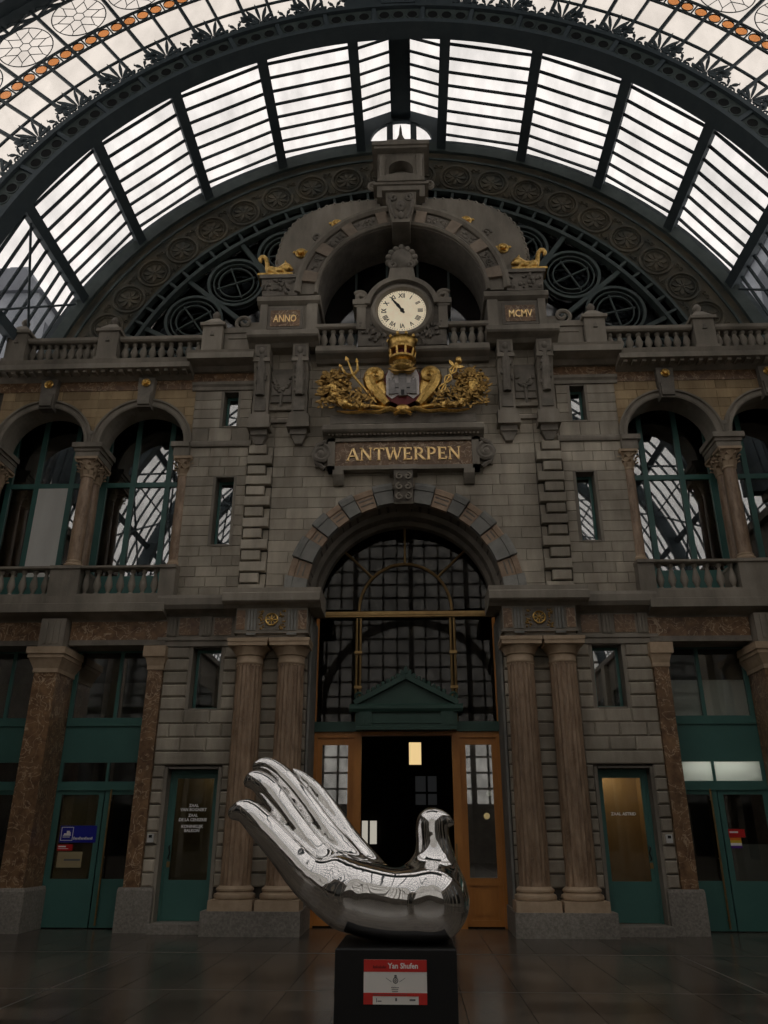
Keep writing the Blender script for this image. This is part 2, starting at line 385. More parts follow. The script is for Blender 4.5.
# ================================================================== FLOOR
def pix(x, y, z):
    d = Vector((x, y, z)) - CAMP; w = d.dot(fw)
    if w <= 0.1: return (-9999, -9999)
    return (384 + FPX * d.dot(r2) / w, 512 - FPX * d.dot(u2) / w)
floor = B().box(-14.8, 14.8, -42.5, 13.0, -0.3, -0.012).build('floor', 'grout')
tag(floor, 'dark polished stone tile floor of the station hall', 'floor', kind='structure')
TX, TY = 0.65, 0.55
tm = B(); g = 0.002
x0, x1, y0, y1 = -TX / 2 + g, TX / 2 - g, -TY / 2 + g, TY / 2 - g
tm.add([(x0, y0, -0.0125), (x1, y0, -0.0125), (x1, y1, -0.0125), (x0, y1, -0.0125), (x0 + g, y0 + g, 0), (x1 - g, y0 + g, 0), (x1 - g, y1 - g, 0), (x0 + g, y1 - g, 0)],
       [(4, 5, 6, 7), (0, 1, 5, 4), (1, 2, 6, 5), (2, 3, 7, 6), (3, 0, 4, 7)])
tile_me = mesh_of(tm, 'floor_tile', 'tile')
rest = B(); cand = []
for i in range(-20, 20):
    for j in range(-67, 14):
        cx, cy = (i + 0.5) * TX, -5.77 + (j + 0.5) * TY
        u, v = pix(cx, cy, 0)
        if -20 < u < 788 and 925 < v < 1030 and cy < -0.2: cand.append((-abs(v), cx, cy))
        else: rest.box(cx - TX / 2 + g, cx + TX / 2 - g, cy - TY / 2 + g, cy + TY / 2 - g, -0.0125, 0)
cand.sort()
for k, (v, cx, cy) in enumerate(cand):
    if k < 290: inst(tile_me, 'floor_tile', floor, (cx, cy, 0))
    else: rest.box(cx - TX / 2 + g, cx + TX / 2 - g, cy - TY / 2 + g, cy + TY / 2 - g, -0.0125, 0)
o = rest.build('floor_tiles_beyond', 'tile', floor); o['kind'] = 'stuff'
for a in ((-4.062, -4.038, -42, -2.62), (4.038, 4.062, -42, -2.62), (-4.062, 4.062, -2.66, -2.62), (-14, 14, -5.776, -5.762), (-14, -4.05, -2.65, -2.63), (4.05, 14, -2.65, -2.63)):
    B().box(a[0], a[1], a[2], a[3], -0.012, 0.0012).build('inlay_strip', 'floor_line', floor)

# ================================================================== WALLS
def cells(mb, x0, x1, z0, z1, y0, y1, holes):
    xs = sorted({x0, x1} | {v for h in holes for v in h[:2] if x0 < v < x1}); zs = sorted({z0, z1} | {v for h in holes for v in h[2:] if z0 < v < z1})
    for a, b in zip(xs[:-1], xs[1:]):
        for c, d in zip(zs[:-1], zs[1:]):
            mx, mz = (a + b) / 2, (c + d) / 2
            if not any(h[0] < mx < h[1] and h[2] < mz < h[3] for h in holes): mb.box(a, b, y0, y1, c, d)
    return mb
BLK = {}
def blk(w, h, d, c, m):
    k = (round(w, 3), round(h, 3), d, c, m)
    if k not in BLK:
        a, b_ = -w / 2, w / 2
        mb = B().add([(a, d, 0), (b_, d, 0), (b_, d, h), (a, d, h), (a, c, 0), (b_, c, 0), (b_, c, h), (a, c, h), (a + c, 0, c), (b_ - c, 0, c), (b_ - c, 0, h - c), (a + c, 0, h - c)],
                     [(0, 1, 5, 4), (1, 2, 6, 5), (2, 3, 7, 6), (3, 0, 4, 7), (4, 5, 9, 8), (5, 6, 10, 9), (6, 7, 11, 10), (7, 4, 8, 11), (8, 9, 10, 11)])
        BLK[k] = mesh_of(mb, 'ashlar_block', m)
    return BLK[k]
def courses(parent, x0, x1, zs, L, m, y=0.0, d=0.05, c=0.01, holes=(), circ=(), gap=0.006, name='ashlar_block', jit=0.15):
    for k, (za, zb) in enumerate(zip(zs[:-1], zs[1:])):
        segs = [(x0, x1)]
        for h in holes:
            if h[2] < zb - 0.03 and h[3] > za + 0.03:
                segs = [q for s in segs for q in ((s[0], min(s[1], h[0])), (max(s[0], h[1]), s[1])) if q[1] - q[0] > 0.04]
        for a, b in segs:
            n = max(1, round((b - a) / L)); off = (0.5 if k % 2 else 0.0)
            cuts = [a] + [a + (b - a) * (i + (off if n > 1 else 0) + random.uniform(-jit, jit) * (n > 1)) / n for i in range(0 if off and n > 1 else 1, n)] + [b]
            cuts = sorted(t for t in cuts if a <= t <= b)
            cuts = [cuts[0]] + [t for t in cuts[1:-1] if t - a > 0.09 and b - t > 0.09] + [cuts[-1]]
            for p, q in zip(cuts[:-1], cuts[1:]):
                p2, q2, z2, z3 = p + gap / 2, q - gap / 2, za + gap / 2, zb - gap / 2
                hit = None
                for (cx, cz, r) in circ:
                    nx = min(max(cx, p2), q2); nz = min(max(cz, z2), z3)
                    if math.hypot(nx - cx, nz - cz) < r - 0.005: hit = (cx, cz, r)
                if hit is None:
                    inst(blk(q2 - p2, z3 - z2, d, c, m), name, parent, ((p2 + q2) / 2, y, z2)); continue
                cx, cz, r = hit
                if max(math.hypot(xx - cx, zz - cz) for xx in (p2, q2) for zz in (z2, z3)) < r + 0.02: continue
                sub = []
                N = 6
                zz = [z2 + (z3 - z2) * i / N for i in range(N + 1)]
                for side in (-1, 1):
                    lim = [cx + side * math.sqrt(max(r * r - (t - cz) ** 2, 0)) if abs(t - cz) < r else None for t in zz]
                    if side < 0:
                        if p2 >= cx: continue
                        top = min(q2, cx) if cx < q2 and not all(l is not None for l in lim) else q2
                        ed = [min(top, l) if l is not None else top for l in lim]
                        pts = [(p2, z) for z in (z2, z3)]
                        ok = [max(e, p2) for e in ed]
                        if max(ok) - p2 < 0.03: continue
                        sub.append([(p2, z2)] + [(e, z) for e, z in zip(ok, zz)] + [(p2, z3)])
                    else:
                        if q2 <= cx: continue
                        top = max(p2, cx) if cx > p2 and not all(l is not None for l in lim) else p2
                        ed = [max(top, l) if l is not None else top for l in lim]
                        ok = [min(e, q2) for e in ed]
                        if q2 - min(ok) < 0.03: continue
                        sub.append([(q2, z2)] + [(e, z) for e, z in zip(ok, zz)] + [(q2, z3)])
                for pts in sub:
                    cl = []
                    for t in pts:
                        if not cl or math.hypot(t[0] - cl[-1][0], t[1] - cl[-1][1]) > 0.004: cl.append(t)
                    if len(cl) > 2: B().prism(cl, y, y + d).build(name, m, parent)
def lin(a, b, n): return [a + (b - a) * i / n for i in range(n + 1)]

# --- centre of the facade, with the entrance arch
AZ, AR, ARO = 6.32, 2.09, 2.53
pts = [(-3.6, 6.0), (-3.6, 12.45), (3.6, 12.45), (3.6, 6.0), (AR, 6.0)] + [(AR * math.cos(t), AZ + AR * math.sin(t)) for t in [math.pi * i / 28 for i in range(29)]] + [(-AR, 6.0)]
cw = B().prism(pts, 0.04, 1.05)
cw.box(-3.62, -1.97, 0.04, 1.05, 0, 6.0).box(1.97, 3.62, 0.04, 1.05, 0, 6.0)
wc = cw.build('wall_front_center', 'core'); tag(wc, 'grey ashlar stone wall around the great entrance arch', 'wall', kind='structure')
zsC = lin(6.33, 9.9, 14) + lin(9.9, 12.45, 10)[1:]
courses(wc, -2.97, 2.97, zsC, 0.78, 'stone', circ=[(0, AZ, ARO - 0.04)], d=0.05, c=0.007)
# quoins: long and short projecting blocks
for s in (-1, 1):
    for k, (za, zb) in enumerate(zip(zsC[:14], zsC[1:15])):
        w = 0.57 if k % 2 == 0 else 0.40
        cx = 3.55 - w / 2 - (0.0 if k % 2 == 0 else 0.03)
        inst(blk(w, zb - za - 0.045, 0.17, 0.012, 'stone'), 'quoin_block', wc, (s * cx, -0.12, za + 0.04))
        if k % 2: inst(blk(0.12, zb - za - 0.008, 0.05, 0.007, 'stone'), 'ashlar_block', wc, (s * 3.045, 0, za + 0.004))
    courses(wc, *sorted((s * 2.97, s * 3.55)), zsC[14:], 0.6, 'stone', d=0.05, c=0.007)
    # behind and between the paired columns: rusticated courses
    courses(wc, *sorted((s * 1.99, s * 3.45)), lin(0.75, 2.92, 9) + lin(2.92, 3.18, 1)[1:] + lin(3.18, 3.98, 3)[1:] + lin(3.98, 5.28, 5)[1:], 1.46, 'stone', d=0.09, c=0.028, y=-0.03, gap=0.016)
    # smooth jamb of the entrance recess
    B().box(*sorted((s * 1.93, s * 1.972)), -0.03, 1.02, 0.42, 5.9).build('jamb', 'stone_blue', wc)
    B().box(*sorted((s * 1.90, s * 1.98)), -0.08, 1.02, 0.0, 0.42).build('jamb_foot', 'granite', wc)
# voussoirs: grey blocks alternating with reddish ones
va = [5.6, 16.2, 26.4, 34.6, 43.0, 51.8, 58.5, 70.1, 80.0, 90.5]
for s in (-1, 1):
    for k in range(9):
        grey = k in (0, 2, 4, 6, 8)
        a, b = s * (va[k] + 0.25), s * (va[k + 1] - 0.25)
        m_ = 'stone_blue' if grey else 'marble_pink'; f = -0.16 if grey else -0.10
        vb_ = B().arc([(AR, f), (ARO - 0.14, f), (ARO - 0.13, f - 0.025), (ARO - 0.03, f - 0.035), (ARO + (0.03 if grey else 0), f - 0.02), (ARO + (0.03 if grey else 0), 0.06), (AR, 0.06)], 0, AZ, min(a, b), max(a, b), 4)
        vv = vb_.build('voussoir', m_, wc)
        if not grey:
            for rr in (AR + 0.13, AR + 0.24):
                B().arc([(rr - 0.015, f - 0.012), (rr + 0.015, f - 0.012), (rr + 0.015, f), (rr - 0.015, f)], 0, AZ, min(a, b) + 1, max(a, b) - 1, 4).build('groove_band', 'stone_dark', vv)
# deep soffit mouldings of the arch, stepping in to the glazing
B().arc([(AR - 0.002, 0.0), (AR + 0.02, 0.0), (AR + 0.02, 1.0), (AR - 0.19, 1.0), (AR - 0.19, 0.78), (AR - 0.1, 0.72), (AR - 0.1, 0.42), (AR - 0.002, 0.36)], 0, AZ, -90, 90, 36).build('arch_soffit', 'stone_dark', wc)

# --- side parts of the facade
DOOR = (3.67, 4.68, 0.0, 2.88); W1 = (3.80, 4.40, 3.98, 5.28); W2 = (3.83, 4.25, 7.50, 9.18); W3 = (3.88, 4.23, 10.43, 11.40)
BC = (6.08, 8.42); WALLS = {}
def hs(s, h): return (min(s * h[0], s * h[1]), max(s * h[0], s * h[1]), h[2], h[3])
for s, nm in ((-1, 'left'), (1, 'right')):
    X = lambda a, b: sorted((s * a, s * b))
    holes = [hs(s, h) for h in (DOOR, W1, W2, W3)]
    mb = B(); cells(mb, *X(3.6, 5.0), 0, 12.1, 0.045, 0.75, holes)
    # arcade spandrels
    for c in BC:
        pts = [(c - 1.17, 9.98), (c - 1.17, 11.8), (c + 1.17, 11.8), (c + 1.17, 9.98)] + [(c + 1.03 * math.cos(t), 10.03 + 1.03 * math.sin(t)) for t in [math.pi * i / 20 for i in range(21)]]
        mb.prism([(s * x, z) for x, z in pts], 0.045, 0.6)
    mb.box(*X(9.59, 10.7), 0.045, 0.6, 10.0, 11.8).box(*X(10.12, 10.7), 0.045, 0.6, 0, 10.0)
    mb.box(*X(4.9, 10.7), 0.1, 0.6, 11.7, 12.1)
    w = mb.build('wall_front_' + nm, 'core'); WALLS[s] = w
    tag(w, 'stone wall and arched arcade on the %s side of the facade' % nm, 'wall', kind='structure')
    # ground floor rustication
    dj = (DOOR[0] - 0.06, DOOR[1] + 0.06, 0, 2.92); wj = (W1[0] - 0.05, W1[1] + 0.05, 3.98, 5.3)
    courses(w, *X(3.45, 4.98), lin(0.75, 2.92, 9), 1.3, 'stone', holes=[hs(s, dj)], d=0.10, c=0.028, y=-0.035, gap=0.016)
    courses(w, *X(3.45, 4.98), [2.92, 3.18], 3, 'stone', d=0.10, c=0.02, y=-0.035, gap=0.016)
    courses(w, *X(3.45, 4.98), lin(3.18, 3.98, 3), 0.5, 'stone', d=0.10, c=0.028, y=-0.035, gap=0.004, jit=0.05)
    courses(w, *X(3.45, 4.98), lin(3.98, 5.28, 5), 1.3, 'stone', holes=[hs(s, wj)], d=0.10, c=0.028, y=-0.035, gap=0.016)
    # upper storey ashlar
    courses(w, *X(3.56, 4.94), lin(6.33, 7.50, 5) + lin(7.50, 9.18, 7)[1:] + lin(9.18, 9.92, 3)[1:], 0.52, 'stone', holes=[hs(s, (W2[0] - .01, W2[1] + .01, W2[2], W2[3]))], d=0.05, c=0.010)
    courses(w, *X(3.56, 4.94), lin(10.07, 10.43, 1) + lin(10.43, 11.42, 4)[1:], 0.52, 'stone', holes=[hs(s, (W3[0] - .01, W3[1] + .01, W3[2], W3[3]))], d=0.05, c=0.010)
    B().xprism([(0.05, 9.92), (-0.05, 9.92), (-0.07, 9.97), (-0.07, 10.02), (-0.03, 10.07), (0.05, 10.07)], *X(3.5, 5.0)).build('string_course', 'stone_trim', w)
    B().xprism([(0.05, 11.42), (-0.04, 11.42), (-0.05, 11.5), (-0.10, 11.55), (-0.10, 11.62), (-0.04, 11.66), (0.05, 11.66)], *X(3.5, 5.0)).build('string_course', 'stone_trim', w)
    B().box(*X(3.5, 5.0), -0.03, 0.05, 11.66, 11.9).build('frieze_panel', 'marble', w)
    # jambs of door and windows (stone reveals)
    for (a, b, c, d) in (DOOR, W1, W2, W3):
        ww = 0.06
        for q in ((a - ww, a + 0.005), (b - 0.005, b + ww)):
            B().box(*X(*q), -0.012, 0.33, c if c > 0 else 0.0, d).build('jamb', 'stone_trim', w)
        B().box(*X(a + 0.02, b - 0.02), -0.012, 0.33, d - 0.03, d + 0.005).build('lintel', 'stone_dark', w)
        if c > 0: B().box(*X(a + 0.02, b - 0.02), -0.02, 0.33, c - 0.01, c + 0.03).build('sill', 'stone_trim', w)
    B().box(*X(3.66, 4.69), -0.30, 0.5, 0.0, 0.16).build('door_step', 'granite', w)
    # arcade: yellow blocks, archivolts
    for c in BC:
        courses(w, *X(c - 1.17, c + 1.17), lin(10.04, 11.48, 6), 0.62, 'brick_yellow', y=0.0, d=0.05, c=0.006, circ=[(s * c, 10.03, 1.15)], name='spandrel_block')
        B().arc([(0.995, 0.60), (0.995, -0.03), (1.03, -0.05), (1.07, -0.05), (1.085, -0.03), (1.13, -0.03), (1.145, -0.08), (1.185, -0.08), (1.185, 0.05), (1.05, 0.05), (1.05, 0.6)], s * c, 10.03, -90, 90, 28).build('archivolt', 'stone_trim', w)
        # keystone with gilded boss
        k = B().fbox(s * c - 0.16, s * c + 0.16, -0.17, 0.06, 10.93, 11.72, 1.25, 1.0).fbox(s * c - 0.14, s * c + 0.14, -0.22, -0.1, 10.98, 11.3, 1.1, 1.0).build('keystone', 'stone_dark', w)
        B().ylathe([(0.10, -0.17), (0.11, -0.20), (0.085, -0.22), (0.055, -0.205), (0.045, -0.25), (0.0, -0.26)], s * c, 11.57, 14).build('gilded_boss', 'gold', k, True)
        B().ylathe([(0.05, -0.08), (0.06, -0.10), (0.03, -0.11)], s * (c + 1.17), 10.3, 10).build('rosette', 'stone_dark', w)
    B().box(*X(4.9, 10.7), -0.02, 0.12, 11.47, 11.75).build('frieze_panel', 'marble', w)

# --- cornices and entablatures
TR = [0]
def trim(mb, label, m='stone_trim'):
    TR[0] += 1
    return tag(mb.build('trim_%d' % TR[0], m), label, 'cornice', kind='structure')
for s, nm in ((-1, 'left'), (1, 'right')):
    X = lambda a, b: sorted((s * a, s * b))
    t = trim(B().xprism([(0.12, 11.72), (-0.05, 11.72), (-0.2, 11.80), (-0.48, 11.82), (-0.48, 11.95), (-0.40, 11.99), (-0.44, 12.10), (0.6, 12.10), (0.6, 12.0)], *X(5.0, 10.7)), 'deep upper cornice above the arcade on the %s' % nm)
    for i in range(26):
        x = 5.1 + i * 0.215
        B().box(*X(x, x + 0.09), -0.40, -0.19, 11.76, 11.82).build('dentil', 'stone_trim', t)
    t = trim(B().xprism([(0.05, 11.88), (-0.12, 11.88), (-0.25, 11.95), (-0.58, 11.97), (-0.58, 12.12), (-0.50, 12.15), (-0.54, 12.22), (0.6, 12.22), (0.6, 11.9)], *X(3.48, 5.05)), 'upper cornice over the small windows on the %s' % nm)
    # ground floor entablature over wing
    t = trim(B().xprism([(0.05, 5.27), (-0.06, 5.27), (-0.06, 5.37), (-0.09, 5.39), (-0.09, 5.45), (-0.05, 5.47), (-0.05, 5.90), (-0.12, 5.95), (-0.30, 6.00), (-0.36, 6.08), (-0.36, 6.22), (-0.32, 6.30), (0.05, 6.33)], *X(3.44, 5.15)), 'entablature over the %s side door bay' % nm)
    for a, b in ((3.62, 3.98), (4.30, 4.72)):
        B().box(*X(a, b), -0.062, -0.04, 5.50, 5.87).build('frieze_panel', 'marble', t)
    for a in (4.04, 4.77):
        tg = B().box(*X(a, a + 0.2), -0.085, -0.04, 5.48, 5.90)
        for q in (0.02, 0.085, 0.15): tg.box(*X(a + q, a + q + 0.035), -0.105, -0.08, 5.50, 5.86)
        tg.build('triglyph', 'stone_trim', t)
    # entablature over bays, with marble lintel
    t = trim(B().xprism([(1.2, 5.80), (-0.02, 5.80), (-0.05, 5.84), (-0.20, 5.90), (-0.38, 5.94), (-0.38, 6.12), (-0.33, 6.14), (-0.33, 6.30), (1.2, 6.30)], *X(5.0, 10.7)), 'balcony edge and cornice above the shop bays on the %s' % nm)
    for a, b in ((4.98, 7.02), (7.58, 9.4)):
        B().box(*X(a, b), -0.06, 0.5, 5.41, 5.80).build('marble_lintel', 'marble', t)
        B().box(*X(a, b), -0.08, 0.5, 5.30, 5.41).build('lintel_edge', 'stone_dark', t)
    for a in (7.04, 9.42):
        tg = B().box(*X(a, a + 0.52), -0.30, 0.5, 5.20, 5.82)
        for q in (0.10, 0.23, 0.36): tg.box(*X(a + q, a + q + 0.06), -0.33, -0.29, 5.3, 5.78)
        tg.build('pier_block', 'stone_trim', t)
    # entablature carried by the paired columns
    t = trim(B().box(*X(1.97, 3.44), -0.50, 0.02, 5.44, 6.0).box(*X(2.0, 3.42), -0.46, 0.02, 5.31, 5.44).box(*X(1.95, 3.46), -0.52, 0.0, 5.42, 5.46), 'entablature block on the %s pair of columns' % nm)
    B().xprism([(0.3, 5.95), (-0.50, 5.95), (-0.56, 6.0), (-0.70, 6.02), (-0.74, 6.05), (-0.74, 6.20), (-0.68, 6.24), (-0.68, 6.33), (0.3, 6.33)], *X(1.70, 3.70)).build('cornice', 'stone_trim', t)
    for a in (2.20, 3.02):
        tg = B()
        for q in (0.0, 0.065, 0.13): tg.box(*X(a + q, a + q + 0.045), -0.525, -0.49, 5.48, 5.92)
        tg.box(*X(a - 0.01, a + 0.185), -0.54, -0.46, 5.38, 5.425).build('triglyph', 'stone_blue', t)
    for a, b in ((1.99, 2.16), (3.25, 3.42)): B().box(*X(a, b), -0.51, -0.49, 5.50, 5.90).build('frieze_panel', 'marble', t)
    pn = B().box(*X(2.42, 2.98), -0.512, -0.49, 5.49, 5.91).build('relief_panel', 'stone_dark', t)
    wx = s * 2.70
    wh = B().tube([(wx + 0.12 * math.cos(i * math.pi / 10), -0.54, 5.70 + 0.12 * math.sin(i * math.pi / 10)) for i in range(20)], 0.018, 6, True)
    for i in range(4):
        a = i * math.pi / 4; wh.tube([(wx + 0.12 * math.cos(a), -0.54, 5.7 + 0.12 * math.sin(a)), (wx - 0.12 * math.cos(a), -0.54, 5.7 - 0.12 * math.sin(a))], 0.009, 5)
    wh.ball((wx, -0.545, 5.7), 0.03); wh.build('gilded_wheel', 'gold', pn, True)
    rl = B()
    for i in range(46):
        a = random.uniform(0.16, 0.27); zz = random.uniform(5.51, 5.89); sg = random.choice((-1, 1)); rl.ball((wx + sg * a, -0.515, zz), random.uniform(0.012, 0.03), 0.012, random.uniform(0.012, 0.03), 6, 4)
    rl.build('gilded_foliage', 'gold_old', pn, True)

# ================================================================== ROOMS BEHIND, SIDE AND BACK WALLS
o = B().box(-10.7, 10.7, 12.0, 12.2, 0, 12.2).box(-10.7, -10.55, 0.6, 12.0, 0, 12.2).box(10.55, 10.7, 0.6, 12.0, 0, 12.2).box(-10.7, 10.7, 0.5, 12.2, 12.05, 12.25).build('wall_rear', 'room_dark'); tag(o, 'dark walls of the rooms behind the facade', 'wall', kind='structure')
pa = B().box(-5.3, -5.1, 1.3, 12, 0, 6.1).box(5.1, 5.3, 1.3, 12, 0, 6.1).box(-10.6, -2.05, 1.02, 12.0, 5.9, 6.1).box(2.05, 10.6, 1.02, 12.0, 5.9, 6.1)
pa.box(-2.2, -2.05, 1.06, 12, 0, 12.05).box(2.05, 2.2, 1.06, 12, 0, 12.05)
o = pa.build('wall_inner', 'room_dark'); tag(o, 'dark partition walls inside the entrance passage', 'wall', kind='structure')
for s, nm in ((-1, 'left'), (1, 'right')):
    o = B().box(*sorted((s * 10.7, s * 11.0)), -42.3, 0.6, 0, 10.5).box(*sorted((s * 10.5, s * 14.8)), -42.3, -2.75, 10.3, 10.55).box(*sorted((s * 10.0, s * 10.7)), -2.75, 2.3, 10.3, 10.55).build('wall_' + nm, 'stone_dark')
    tag(o, 'long stone wall of the hall on the %s, outside the picture' % nm, 'wall', kind='structure')
    for i in range(7):
        y = -6 - i * 5.2
        B().box(*sorted((s * 10.45, s * 10.72)), y - 0.35, y + 0.35, 0, 10.3).build('pilaster', 'stone', o)
        B().box(*sorted((s * 10.66, s * 10.72)), y - 4.2, y - 1.0, 1.0, 8.8).build('dark_window', 'glass_dark', o)
lb = B().box(-14.8, 14.8, -42.5, -42.2, 0, 3.8).box(-14.8, 14.8, -42.5, -42.2, 10.2, 10.7)
for i in range(-13, 14):
    h_ = math.sqrt(14.7 ** 2 - (i * 1.1) ** 2); w_ = 0.2 if i % 4 == 0 else 0.08; lb.box(i * 1.1 - w_, i * 1.1 + w_, -42.5, -42.2, 3.8, 10.4 + h_)
for j in range(-6, 14):
    h_ = math.sqrt(max(0, 14.7 ** 2 - max(j, 0) ** 2 * 1.21)); lb.box(-h_, h_, -42.48, -42.22, 10.33 + j * 1.1, 10.47 + j * 1.1)
lb.ring(6.5, 7.1, -42.5, -42.2, 0, 10.4, -90, 90, 40)
o = lb.build('wall_back', 'stone_dark'); tag(o, 'far end wall of the hall behind the viewer', 'wall', kind='structure')
B().prism([(-14.7, 3.7), (14.7, 3.7)] + [(14.7 * math.cos(t), 10.4 + 14.7 * math.sin(t)) for t in [math.pi * i / 40 for i in range(41)]], -42.36, -42.34).build('lunette_glass', 'glass_back', o)

# ================================================================== ROOF
ZC = 10.5; RV = 9.95; YF, YB = -2.8, 1.2; ST = 3.45
ceil = thing('ceiling', 'arched iron and glass roof with glazed screen above the facade', 'roof', (0, 0, 10.5), kind='structure')
rib = B().arc([(9.54, -2.84), (9.66, -2.84), (9.66, -2.74), (10.12, -2.74), (10.12, -2.84), (10.24, -2.84), (10.24, -2.38), (9.54, -2.38)], 0, ZC, -90, 90, 96).build('arch_rib', 'iron', ceil)
hm = mesh_of(B().ylathe([(0.155, -2.74), (0.155, -2.775), (0.125, -2.775), (0.125, -2.742)], 0, 9.89, 14), 'rib_painted_hole', 'iron_green')
hd = mesh_of(B().ylathe([(0.13, -2.755), (0.13, -2.764)], 0, 9.89, 14), 'rib_painted_hole_disc', 'hole_shade')  # solid black disc paints the darkness of an open hole
sepm = mesh_of(B().box(-0.05, 0.05, -2.80, -2.74, 9.66, 10.12), 'rib_stiffener', 'iron')
platem = mesh_of(B().ring(9.67, 10.11, -2.756, -2.742, 0, 0, -3.0, 3.0, 6), 'rib_plate', 'iron_green')
for k in range(-11, 12):
    for q in (-2, 0, 2):
        a = R(k * 6.9 + q); inst(hm, 'rib_collar', rib, (0, 0, ZC), (0, a, 0)); inst(hd, 'rib_painted_hole', rib, (0, 0, ZC), (0, a, 0))
    inst(sepm, 'rib_stiffener', rib, (0, 0, ZC), (0, R(k * 6.9 + 3.45), 0)); inst(platem, 'rib_plate', rib, (0, 0, ZC), (0, R(k * 6.9), 0))
pur = mesh_of(B().box(-0.09, 0.09, -2.5, 1.35, 9.68, 9.98).box(-0.13, 0.13, -2.5, 1.35, 9.66, 9.71), 'purlin', 'iron')
PA = [6.9 + 13.8 * k for k in range(6)]
for a in PA:
    for s in (-1, 1): inst(pur, 'purlin', ceil, (0, 0, ZC), (0, R(s * a), 0))
rows = 9; dy = (1.2 + 2.4) / rows
gb = mesh_of(B().ring(9.87, 9.935, -0.024, 0.024, 0, 0, -6.5, 6.5, 1), 'glazing_bar', 'iron')
pane = mesh_of(B().ring(9.935, 9.945, -dy / 2 + 0.01, dy / 2 - 0.01, 0, 0, -6.5, 6.5, 1), 'roof_pane', 'glass_roof')
for a in PA[:-1] + [PA[-1]]:
    for s in (-1, 1):
        c = s * (a + 6.9)
        if abs(c) > 92: continue
        for j in range(rows):
            inst(pane, 'roof_pane', ceil, (0, -2.4 + dy * (j + 0.5), ZC), (0, R(c), 0))
            if j: inst(gb, 'glazing_bar', ceil, (0, -2.4 + dy * j, ZC), (0, R(c), 0))
# raised lantern along the crown
for s in (-1, 1):
    B().box(*sorted((s * 1.13, s * 1.24)), -2.5, 1.3, 20.25, 21.32).build('lantern_side', 'iron', ceil)
    B().prism([(s * 1.22, 21.28), (s * 1.22, 21.36), (s * 0.28, 21.76), (s * 0.28, 21.68)], -2.5, -2.4).build('lantern_rafter', 'iron', ceil)
    for j in range(rows):
        y = -2.4 + dy * j
        B().prism([(s * 1.2, 21.33), (s * 1.2, 21.34), (s * 0.28, 21.73), (s * 0.28, 21.72)], y + 0.01, y + dy - 0.01).build('roof_pane', 'glass_roof', ceil)
        B().prism([(s * 1.2, 21.265), (s * 1.2, 21.33), (s * 0.28, 21.72), (s * 0.28, 21.655)], y - 0.025, y + 0.025).build('glazing_bar', 'iron', ceil)
B().box(-0.29, 0.29, -2.5, 1.3, 21.45, 21.95).build('ridge_beam', 'iron', ceil)
# end wall of the lantern with a small three-light lunette
mb = B()
def ell(cx, cz, a, b, n, t0=0, t1=math.pi): return [(cx + a * math.cos(t0 + (t1 - t0) * i / n), cz + b * math.sin(t0 + (t1 - t0) * i / n)) for i in range(n + 1)]
mb.prism([(1.24, 20.2), (1.24, 21.34), (0, 21.86), (-1.24, 21.34), (-1.24, 20.2), (-0.92, 20.2), (-0.92, 20.55)] + ell(0, 20.55, 0.90, 0.80, 18)[::-1] + [(0.92, 20.55), (0.92, 20.2)], 1.18, 1.3)
mb.box(-0.92, 0.92, 1.18, 1.3, 20.2, 20.56)
le = mb.build('lantern_end', 'iron', ceil)
for a, b in ((-0.88, -0.42), (-0.24, 0.28), (0.46, 0.88)):
    pts = [(a, 20.56), (b, 20.56)] + [(x, 20.55 + 0.79 * math.sqrt(max(0, 1 - (x / 0.9) ** 2))) for x in [b + (a - b) * i / 8 for i in range(9)]]
    B().prism(pts, 1.235, 1.245).build('lunette_pane', 'glass_roof', le)
for x in (-0.33, 0.37): B().box(x - 0.09, x + 0.09, 1.2, 1.28, 20.55, 21.32).build('lunette_bar', 'iron', le)
# tie rods near the springing
for s in (-1, 1):
    P = lambda a, y, r=9.72: (s * r * math.sin(R(a)), y, ZC + r * math.cos(R(a)))
    B().tube([P(63, -1.9), P(81, 1.0)], 0.03, 6).build('tie_rod', 'iron', ceil); B().tube([P(64, 0.95), P(80, -2.2)], 0.03, 6).build('tie_rod', 'iron', ceil)
# glazed screen standing on the rib
ZS = 10.42; YS = -2.72
RB, RD0, RD1, RST, RX0, RX1 = 11.09, 11.99, 12.41, 13.13, 13.86, 14.22
NB = 26
radial = mesh_of(B().box(-0.034, 0.034, YS - 0.035, YS + 0.035, 10.25, RD1), 'screen_bar', 'iron')
radial2 = mesh_of(B().box(-0.04, 0.04, YS - 0.035, YS + 0.035, 10.25, RX1), 'screen_bar_long', 'iron')
for k in range(-NB, NB + 1):
    inst(radial2 if k % 4 == 2 or k % 4 == 0 else radial, 'screen_bar', ceil, (0, 0, ZS), (0, R(k * ST), 0))
for r, wd in ((RB, 0.045), (RD0, 0.045), (RD1, 0.045), (RX0, 0.06), (RX1, 0.06)):
    B().ring(r - wd / 2, r + wd / 2, YS - 0.025, YS + 0.025, 0, ZS, -90, 90, 104).build('screen_ring', 'iron', ceil)
def seg(r0, r1, half, m, nm): return mesh_of(B().ring(r0, r1, YS - 0.005, YS + 0.005, 0, 0, -half, half, 4), nm, m)
pm = [seg(10.2, RB - 0.03, ST / 2 - 0.2, 'glass_screen', 'screen_pane'), seg(RB + 0.03, RD0 - 0.03, ST / 2 - 0.2, 'glass_screen', 'screen_pane'), seg(RD0 + 0.03, RD1 - 0.03, ST / 2 - 0.2, 'glass_screen', 'screen_pane')]
sp = seg(RD1 + 0.03, RX0 - 0.03, ST - 0.2, 'glass_screen', 'star_pane'); xp = seg(RX0 + 0.03, RX1 - 0.03, ST - 0.2, 'glass_screen', 'lattice_pane')
